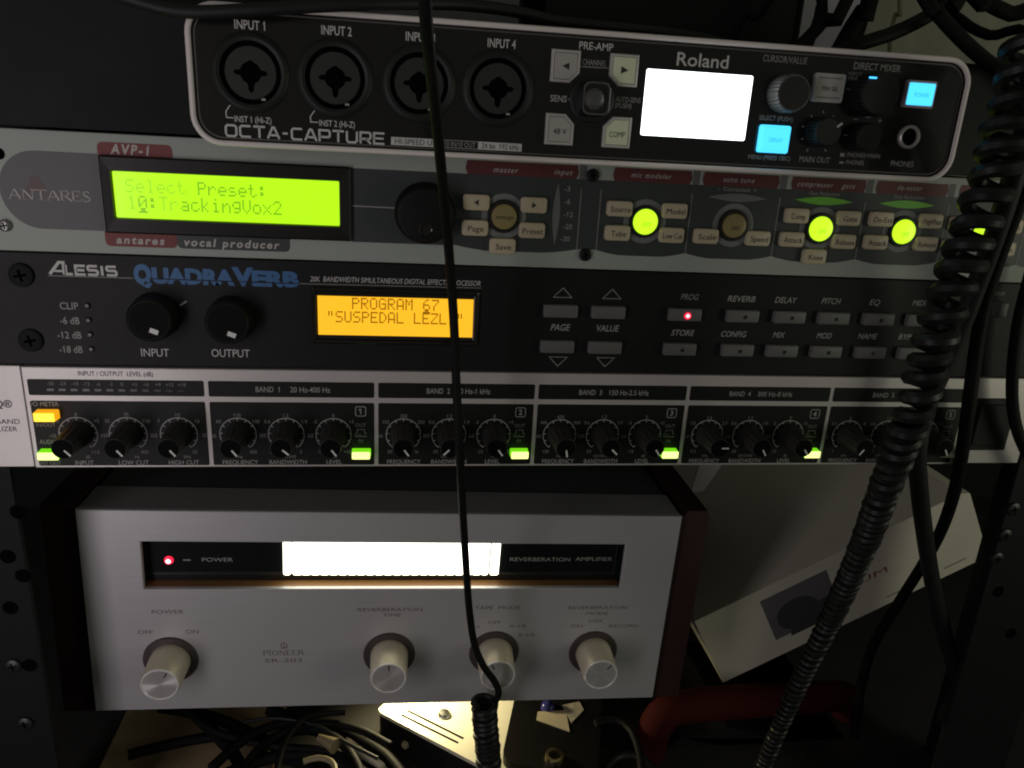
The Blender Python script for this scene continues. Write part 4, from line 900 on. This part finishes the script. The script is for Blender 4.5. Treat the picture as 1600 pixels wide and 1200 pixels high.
# spun-face anisotropy
nt = knob_face.node_tree; pb = nt.nodes['Principled BSDF']
try:
    pb.inputs['Anisotropic'].default_value = .85
    tn = nt.nodes.new('ShaderNodeTangent'); tn.direction_type = 'RADIAL'; tn.axis = 'Y'; nt.links.new(tn.outputs[0], pb.inputs['Tangent'])
except Exception: pass
for xa in (20, PW-40):
    for yy in (60, 200):
        bm = B(); box(bm, xa, xa+20, yy, yy+20, -10, 0.4); link('foot', bm, rubber, T)
# the runners it stands on
for xa, lb in ((-9, 'black steel shelf runner under the left side of the silver amplifier'), (PW-42, 'black steel shelf runner under the right side of the silver amplifier')):
    zz = -10.1-155.3-(xa+12)*math.sin(ROLLP)-.6
    bm = B(); box(bm, xa+4, xa+40, 85, 255, zz-3, zz); box(bm, xa+4, xa+40, 252, 255, -232, zz-3); tag(link('shelf_runner', bm, black_paint), lb, 'shelf runner')

# ================================================================== 6. white carton
d = 95.0
pl = P3(1086, 971, d); pb_ = P3(1129, 1067, d); pr_ = P3(1523, 773, d); pr2 = P3(1535, 862, d)
ux = (pr_-pl); ux = (ux+(pr2-pb_)).normalized(); ang = math.atan2(ux.z, ux.x)
RC = Matrix.Rotation(-ang, 3, 'Y')
T = thing('white_carton', 'white product carton lying tilted behind the silver amplifier and the coiled cord', 'box', tuple(pb_), RC)
F = Frame(tuple(pb_), RC); P = lambda x, y, cc=0: F.P(x, y, cc)
cw = (P(1523, 773)[0]+P(1535, 862)[0])/2; chh = (P(1086, 971)[1]+P(1290, 872)[1])/2; xl0 = P(1086, 971)[0]
bm = B(); pts = [(xl0*.5, 0), (cw-8, 0), (cw, 8), (cw, chh-3), (cw-6, chh), (xl0*.5, chh)]
extr(bm, pts, 0, 250, 0, True); link('carton_body', bm, card_white, T)
bm = B(); a = P(1187, 940); b = P(1215, 1001); e = P(1292, 893)
extr(bm, [(a[0], b[1]+1), (e[0], b[1]+1), (e[0], a[1]), (a[0], a[1])], -.12, 0); link('printed_picture', bm, card_print, T)
bm = B(); x, z = P(1245, 958); flat(bm, pcirc(x+1, z, 15, 28, 12), -.2); flat(bm, [(x-9, z-15), (x+24, z-15), (x+24, z+2), (x-4, z+2)], -.24); link('printed_silhouette', bm, card_print_dark, T, smooth='flat')
bm = B(); a = P(1300, 922); b = P(1388, 895); put(bm, 'ZIUM', a[0]+4, a[0]+(b[0]-a[0])*1.0, (a[1]+b[1])/2, 4.4, -.12); link('red_lettering', bm, M('carton_red', (.30, .08, .07), .6), T, smooth='flat')
bm = B()
for (a, b) in (((1385, 932), (1425, 915)), ((1475, 888), (1510, 872))):
    a = P(*a); b = P(*b); z = (a[1]+b[1])/2; stroke(bm, [(a[0], z), (b[0], z)], .9, -.12)
link('small_lettering', bm, M('carton_grey', (.22, .21, .18), .6), T, smooth='flat')
q = [P3(1078, 772, 190), P3(1100, 766, 190), P3(1136, 715, 190), P3(1100, 705, 190)]
bm = B(); extr(bm, [(p.x, p.z) for p in q], 190, 191.2, 0, True); tag(link('paper_strip', bm, lav_paper), 'pale lilac paper corner showing between the amplifier and the white carton', 'paper')

# ================================================================== 7. things at the bottom
# lit white metal box
zt = -210
a = PZ(588, 1110, zt); b = PZ(735, 1188, zt); ux = Vector((b.x-a.x, b.y-a.y, 0)).normalized(); uy = Vector((-ux.y, ux.x, 0))
RB = Matrix((ux, uy, Vector((0, 0, 1)))).transposed()
T = thing('power_box', 'white metal box with slots and a screw, lit yellow under the silver amplifier', 'metal box', (a.x, a.y, -232), RB)
def loc(px, py, z=zt):
    q = PZ(px, py, z); q = RB.transposed() @ (q-Vector((a.x, a.y, 0))); return q.x, q.y
Lx = 118; Ly = 70; hgt = zt+232
def toppoly(bm, pts, z, z2=None, mi=0):
    t_ = [V(bm, x, y, z) for x, y in pts]; face(bm, t_, mi)
    if z2 is not None:
        u_ = [V(bm, x, y, z2) for x, y in pts]; n = len(pts)
        for i in range(n): face(bm, [t_[i], t_[(i+1) % n], u_[(i+1) % n], u_[i]], mi)
bm = B(); toppoly(bm, [(0, 2), (3, 0), (Lx, 0), (Lx, Ly), (0, Ly)], hgt, hgt-2.5); link('lid', bm, lamp_white, T)
bm = B(); toppoly(bm, [(.6, 2.6), (3.4, .8), (Lx-.6, .8), (Lx-.6, Ly-.6), (.6, Ly-.6)], hgt-2.5, 0); link('housing', bm, black_satin, T)
for p, q in (((627, 1117), (716, 1161)), ((636, 1110), (724, 1154))):
    p = loc(*p); q = loc(*q); dd = (Vector(q)-Vector(p)).normalized(); nn = Vector((-dd.y, dd.x))*.75; bm = B()
    toppoly(bm, [tuple(Vector(p)-nn), tuple(Vector(q)-nn), tuple(Vector(q)+nn), tuple(Vector(p)+nn)], hgt+.1); link('vent_slot', bm, void, T)
x, y = loc(694, 1117); bm = B()
prev = None
for r, z in ((4.2, 0), (4.0, 1.2), (3.0, 2.2), (.01, 2.5)):
    rg = [V(bm, x+r*math.cos(2*math.pi*i/20), y+r*math.sin(2*math.pi*i/20), hgt+z) for i in range(20)]
    if prev:
        for i in range(20): face(bm, [prev[i], prev[(i+1) % 20], rg[(i+1) % 20], rg[i]])
    prev = rg
link('lid_screw', bm, steel, T, smooth=True)
FB = Frame((a.x, a.y, -232), RB); x, z = FB.P(634, 1163, .6)
bm = B(); lathe(bm, x, z, [(1.2, -1.4), (2.2, -1.1), (2.6, .6)], 20); link('side_knob', bm, cream, T, smooth=True)
# black pedal with a jack
zt2 = -204
a = PZ(775, 1120, zt2); T = thing('black_pedal', 'black effects pedal with cream top plate and a chrome jack beneath the amplifier', 'pedal', (a.x, a.y, -232), Matrix.Rotation(math.radians(-16), 3, 'Z'))
hp = zt2+232
RBp = Matrix.Rotation(math.radians(-16), 3, 'Z')
def lp2(px, py):
    q = RBp.transposed() @ (PZ(px, py, zt2)-Vector((a.x, a.y, 0))); return q.x, q.y
x0p, y0p = lp2(800, 1172); x1p, _ = lp2(922, 1150)
bm = B(); vs = prr(x0p-5, x1p+6, y0p-10, y0p+90, 9, 6)
toppoly(bm, vs, hp, 0); link('pedal_body', bm, M('pedal_black', (.006, .006, .006), .5, spec=.2), T)
bm = B(); q = [lp2(*p) for p in ((842, 1115), (890, 1108), (890, 1143), (838, 1126))]
toppoly(bm, [lp2(840, 1113), lp2(884, 1111), lp2(890, 1144), lp2(838, 1126)][::-1], hp+.6, hp); link('top_plate', bm, M('cream_plate', (.55, .48, .36), .5, noise=.1, nscale=80), T)
bm = B(); toppoly(bm, [lp2(878, 1103), lp2(905, 1097), lp2(912, 1110), lp2(893, 1130)][::-1], hp+.6, hp); link('side_plate', bm, M('cream_lattice', (.42, .38, .32), .5, noise=.9, nscale=160), T)
bm = B(); x, y = lp2(856, 1106); prev = None
for r, z in ((4.5, 0), (4.2, 2.5), (2.5, 4.2), (.01, 4.8)):
    rg = [V(bm, x+r*math.cos(2*math.pi*i/20), y+r*math.sin(2*math.pi*i/20), hp+z) for i in range(20)]
    if prev:
        for i in range(20): face(bm, [prev[i], prev[(i+1) % 20], rg[(i+1) % 20], rg[i]])
    prev = rg
link('blue_lamp_cap', bm, M('blue_cap', (.03, .03, .16), .15), T, smooth=True)
bm = B(); x, y = lp2(866, 1186); n = 28
for ra, za, rb, zb2 in ((5.6, 0, 5.4, 3), (5.4, 3, 3.6, 3.2), (3.6, 3.2, 3.5, .3)):
    A_ = [V(bm, x+ra*math.cos(2*math.pi*i/n), y+ra*math.sin(2*math.pi*i/n), hp+za) for i in range(n)]; B_ = [V(bm, x+rb*math.cos(2*math.pi*i/n), y+rb*math.sin(2*math.pi*i/n), hp+zb2) for i in range(n)]
    for i in range(n): face(bm, [A_[i], A_[(i+1) % n], B_[(i+1) % n], B_[i]])
link('chrome_jack', bm, M('brass_chrome', (.75, .66, .42), .25, metal=1), T, smooth=True)
# red handled case
d = 70
bm = B(); path = [P3(1012, 1230, d), P3(1014, 1180, d), P3(1022, 1140, d), P3(1042, 1112, d), P3(1080, 1103, d+4), P3(1150, 1097, d+10), P3(1230, 1093, d+16), P3(1300, 1088, d+22), P3(1326, 1092, d+24), P3(1322, 1115, d+24), P3(1300, 1160, d+22), P3(1285, 1200, d+22), P3(1276, 1235, d+22)]
T = thing('red_handle_case', 'black case with a dark red rounded handle at the bottom beside the coiled cord', 'case', (0, 0, 0))
tube(bm, path, lambda t: 11-3*abs(t-.4), 5, 14); link('handle', bm, red_plastic, T, smooth=True)
a = P3(1040, 1140, d+6); b = P3(1290, 1120, d+26)
bm = B(); pts = [(a.x-2, -232), (b.x, -232), (b.x+4, b.z-22), (b.x-18, b.z-6), (a.x+40, a.z+3), (a.x+10, a.z-4)]
extr(bm, pts, d+2, d+90, 0, True); link('case_body', bm, black_satin, T)
bm = B(); a = W0.P(1105, 1170, d+2); b = W0.P(1152, 1176, d+2); put(bm, 'HBX', a[0], b[0], (a[1]+b[1])/2, 3.6, d+1.9, bold=.02); link('case_lettering', bm, dim_print, T, smooth='flat')

# ================================================================== 8. cords and cables
def cable(name, label, pts, r, m_=rubber, cat='cable', group=None, n=10):
    bm = B(); tube(bm, pts, r, 4, n); return tag(link(name, bm, m_, smooth=True), label, cat, group)
# headphone cord hanging down the middle: straight part, hook, then its coil
T = thing('headphone_cord', 'thin black cord hanging straight down the middle and ending in a tight coil', 'cord', (0, 0, 0))
mid = [(662, -40, -112), (668, 60, -100), (679, 160, -78), (691, 280, -56), (702, 400, -40), (709, 500, -32), (713, 600, -30), (718, 700, -30), (723, 800, -18), (728, 880, -6), (733, 950, 6), (741, 1005, 10), (755, 1040, 10), (771, 1062, 12), (779, 1080, 18), (775, 1094, 26), (762, 1100, 30)]
bm = B(); tube(bm, [P3(*p) for p in mid], lambda t: 1.72+.08*t, 4, 10); link('straight_cord', bm, rubber, T, smooth=True)
cl = [P3(757, 1096, 26), P3(758, 1130, 26), P3(762, 1170, 26), P3(766, 1230, 26), P3(772, 1300, 26)]
bm = B(); sweep(bm, helix(cl, lambda u: 5.3+.5*math.exp(-u*20), lambda u: 3.5, 16), 1.8, 8); link('coil', bm, coil_pvc, T, smooth=True)
# big coiled cord, right
big = [(1606, 70, -48), (1592, 140, -50), (1568, 220, -52), (1550, 290, -54), (1525, 350, -56), (1504, 410, -58), (1478, 480, -60), (1456, 545, -60), (1436, 620, -60), (1416, 675, -58), (1396, 725, -52), (1376, 780, -44), (1350, 850, -30), (1322, 915, -16), (1294, 975, -4), (1262, 1040, 4), (1232, 1105, 10), (1200, 1180, 14), (1180, 1240, 14)]
T = thing('coiled_cord', 'thick glossy black coiled cord hanging diagonally down the right side', 'cord', (0, 0, 0))
pt = helix([P3(*p) for p in big], lambda u: 5.9-1.9*min(1, max(0, (u-.15)/.25))-.6*min(1, max(0, (u-.6)/.25)), lambda u: 8.6-4.3*min(1, max(0, (u-.22)/.25))-.9*min(1, max(0, (u-.7)/.2)), 18)
bm = B(); sweep(bm, pt, lambda t: 2.8-.95*min(1, max(0, (t-.2)/.25))-.45*min(1, max(0, (t-.55)/.25)), 8); link('coil', bm, coil_pvc, T, smooth=True)
cable('cable', 'thick dull black cable that crosses the tilted white carton and runs to the bottom right', [P3(*p) for p in ((1625, 130, -60), (1596, 235, -48), (1562, 345, -38), (1528, 440, -28), (1488, 545, -20), (1452, 625, -16), (1434, 700, -16), (1437, 770, -10), (1447, 850, 0), (1459, 920, 10), (1476, 990, 20), (1502, 1080, 30), (1530, 1150, 36), (1560, 1240, 40))], 4.0, rubber_grey)
cable('cable', 'thinner black cable that passes behind the thick one and bends left across the carton', [P3(*p) for p in ((1640, 250, -30), (1600, 300, -26), (1572, 370, -20), (1548, 440, -15), (1531, 510, -12), (1518, 600, -10), (1506, 690, -6), (1492, 765, 4), (1470, 830, 20), (1440, 885, 40), (1402, 945, 52), (1366, 1005, 60), (1346, 1070, 66), (1336, 1140, 72), (1330, 1230, 80))], 3.0, rubber)
cable('cable', 'black cable curving along the right edge of the picture beside the equalizer', [P3(*p) for p in ((1612, 420, -8), (1592, 500, -8), (1583, 570, -8), (1582, 630, -8), (1592, 680, -8), (1620, 740, -8))], 2.6, rubber)
# cables over the top of the rack
cable('cable', 'black cable lying across the top left rim of the audio interface', [P3(*p) for p in ((190, -6, -26), (250, 12, -27), (305, 19, -28), (400, 15, -29), (480, 10, -28), (560, 7, -26), (700, 6, -12), (800, 17, 4), (870, 32, 14), (950, 41, 22), (1040, 50, 32), (1110, 62, 44), (1180, 82, 60))], 2.2, rubber_grey)
tops = [(((1232, 90, 30), (1262, 60, 28), (1292, 28, 26), (1330, -14, 24)), 2.8, 'black cable crossing the pale paper behind the interface, nearest the screen'),
        (((1300, 100, 40), (1322, 60, 38), (1345, 20, 36), (1365, -25, 34)), 3.8, 'thick black cable rising steeply at the right of the pale paper behind the interface'),
        (((1290, 90, 6), (1340, 70, 6), (1395, 52, 8), (1445, 28, 10), (1480, 5, 12), (1510, -20, 14)), 2.8, 'black cable that leaves the rim of the interface and climbs to the right'),
        (((1430, -30, 0), (1455, 8, 0), (1482, 40, -2), (1520, 78, -4), (1560, 108, -8), (1610, 130, -10)), 2.9, 'black cable sloping down to the right above the corner of the interface'),
        (((1500, -30, 20), (1540, 2, 18), (1580, 22, 16), (1640, 40, 14)), 3.2, 'black cable in the top right corner of the picture'),
        (((1405, -20, 110), (1400, 20, 110), (1392, 50, 110), (1389, 100, 110)), 1.1, 'thin pale yellowish cord hanging down against the wall'),
        (((1360, -30, 60), (1352, 20, 58), (1340, 60, 55), (1318, 110, 52)), 2.2, 'thin black cable beside the thick steep one behind the interface'),
        (((1445, -30, 70), (1500, 30, 66), (1545, 55, 60), (1620, 70, 50)), 2.4, 'black cable sagging across the olive cloth above the interface corner'),
        (((1180, 100, 50), (1150, 55, 50), (1165, 25, 50), (1215, -20, 50)), 1.8, 'thin black cable looping up in front of the black equipment case'),
        (((1285, -30, 34), (1282, 0, 34), (1279, 25, 33), (1262, 75, 32)), 2.0, 'short black cable hanging down between two strips of pale paper')]
for i, (pp, r, lb) in enumerate(tops):
    pts = [P3(*p) for p in pp]
    if pp[0][1] < 0: pts = [pts[0]+(pts[0]-pts[1]).normalized()*90+Vector((0, 60, 60))]+pts
    if pp[-1][1] < 0: pts = pts+[pts[-1]+(pts[-1]-pts[-2]).normalized()*90+Vector((0, 60, 60))]
    elif pp[-1][0] > 1590: pts = pts+[pts[-1]+(pts[-1]-pts[-2]).normalized()*60+Vector((0, 50, -60))]
    cable('cable', lb, pts, r, rubber if i != 5 else M('pale_cord', (.42, .42, .22), .5), group='cables behind the audio interface')
# dark soft bag of gear behind and the pale paper strips
bm = B(); a = P3(850, 60, 70); b = P3(1262, -60, 70); box(bm, a.x, b.x-2, 70, 150, 177, 330); tag(link('black_box', bm, black_satin), 'black equipment case standing on the rack behind the interface', 'case')
bm = B(); a = P3(1248, 60, 90); b = P3(1345, 0, 90); box(bm, a.x, b.x, 90, 92, 178, 320); tag(link('paper_sheet', bm, lav_paper), 'pale lilac sheet of paper upright behind the black cables at top right', 'paper')
bm = B(); a = P3(560, 10, 60); b = P3(815, -60, 60); box(bm, a.x, b.x, 60, 140, 177, 330); tag(link('grey_box', bm, M('grey_case', (.12, .125, .12), .5, noise=.15, nscale=200)), 'dark grey box at the top edge left of the black equipment case', 'case')
# cables and plugs on the floor, bottom left
def FZ(px, py, z): return PZ(px, py, z)
fl = [(((250, 1105), (330, 1120), (400, 1150), (470, 1190), (540, 1250)), 5.0, -215, rubber, 'thick black cable lying on the floor at the far left'),
      (((330, 1200), (390, 1150), (450, 1130), (520, 1150), (560, 1200), (570, 1260)), 4.2, -205, rubber, 'black cable looped over the others on the floor below the amplifier'),
      (((380, 1220), (420, 1160), (480, 1140), (540, 1165), (600, 1210)), 4.6, -212, rubber, 'black cable in the middle of the loop on the floor'),
      (((200, 1180), (280, 1160), (360, 1150), (430, 1165), (480, 1210)), 4.6, -220, rubber, 'black cable running sideways over the tan floor'),
      (((380, 1128), (430, 1122), (490, 1132), (540, 1160), (590, 1185)), 1.6, -198, rubber_grey, 'thin dark grey cord arching over the black loops'),
      (((474, 1190), (498, 1184), (518, 1190), (524, 1205), (518, 1230)), 2.4, -200, cream_dull, 'short cream cord bent in a hook at the bottom edge'),
      (((940, 1210), (960, 1185), (990, 1180), (1020, 1200), (1040, 1240)), 4.0, -215, rubber_grey, 'grey black cable curled beside the pedal'),
      (((300, 1112), (340, 1150), (372, 1190), (380, 1240)), 5.5, -214, rubber, 'thick black cable bending down at the left of the cable loops'),
      (((420, 1108), (470, 1128), (530, 1140), (600, 1180), (640, 1230)), 5.5, -216, rubber, 'thick black cable between the loops and the white metal box'),
      (((340, 1215), (420, 1185), (500, 1180), (580, 1215)), 5.0, -210, rubber, 'black cable across the bottom edge in front of the loops'),
      (((290, 1105), (330, 1140), (420, 1165), (520, 1175), (560, 1215)), 3.2, -207, rubber, 'thin black cable winding over the thick ones under the amplifier'),
      (((360, 1230), (400, 1175), (440, 1145), (500, 1130), (560, 1140), (610, 1165)), 3.6, -202, rubber, 'black cable rising over the loops towards the white metal box'),
      (((430, 1215), (445, 1160), (480, 1120), (540, 1112)), 3.0, -196, rubber, 'thin black cable bent upright among the loops'),
      (((930, 1130), (960, 1125), (985, 1140), (1000, 1180), (1005, 1240)), 3.4, -200, rubber, 'black cable between the pedal and the red handle')]
for pp, r, z, m_, lb in fl: cable('cable', lb, [FZ(x, y, z) for x, y in pp], r*.68, m_, group='cables on the floor below the amplifier')
bm = B(); a = FZ(507, 1150, -200); b = FZ(525, 1166, -200)
tube(bm, [FZ(498, 1152, -200), FZ(510, 1158, -200), FZ(524, 1166, -200)], lambda t: 2+2.6*t, 2, 12); tag(link('plug', bm, cream_dull, smooth=True), 'small cream plug on the black cable loops', 'plug')
bm = B(); tube(bm, [FZ(540, 1162, -208), FZ(548, 1166, -208), FZ(598, 1198, -208)], lambda t: 3.6-1.6*t, 2, 12); tag(link('plug', bm, lamp_white, smooth=True), 'pale tapered strip standing in for the lower flange edge of the white metal box', 'plug')  # plug shape added in place of the box's light flange edge
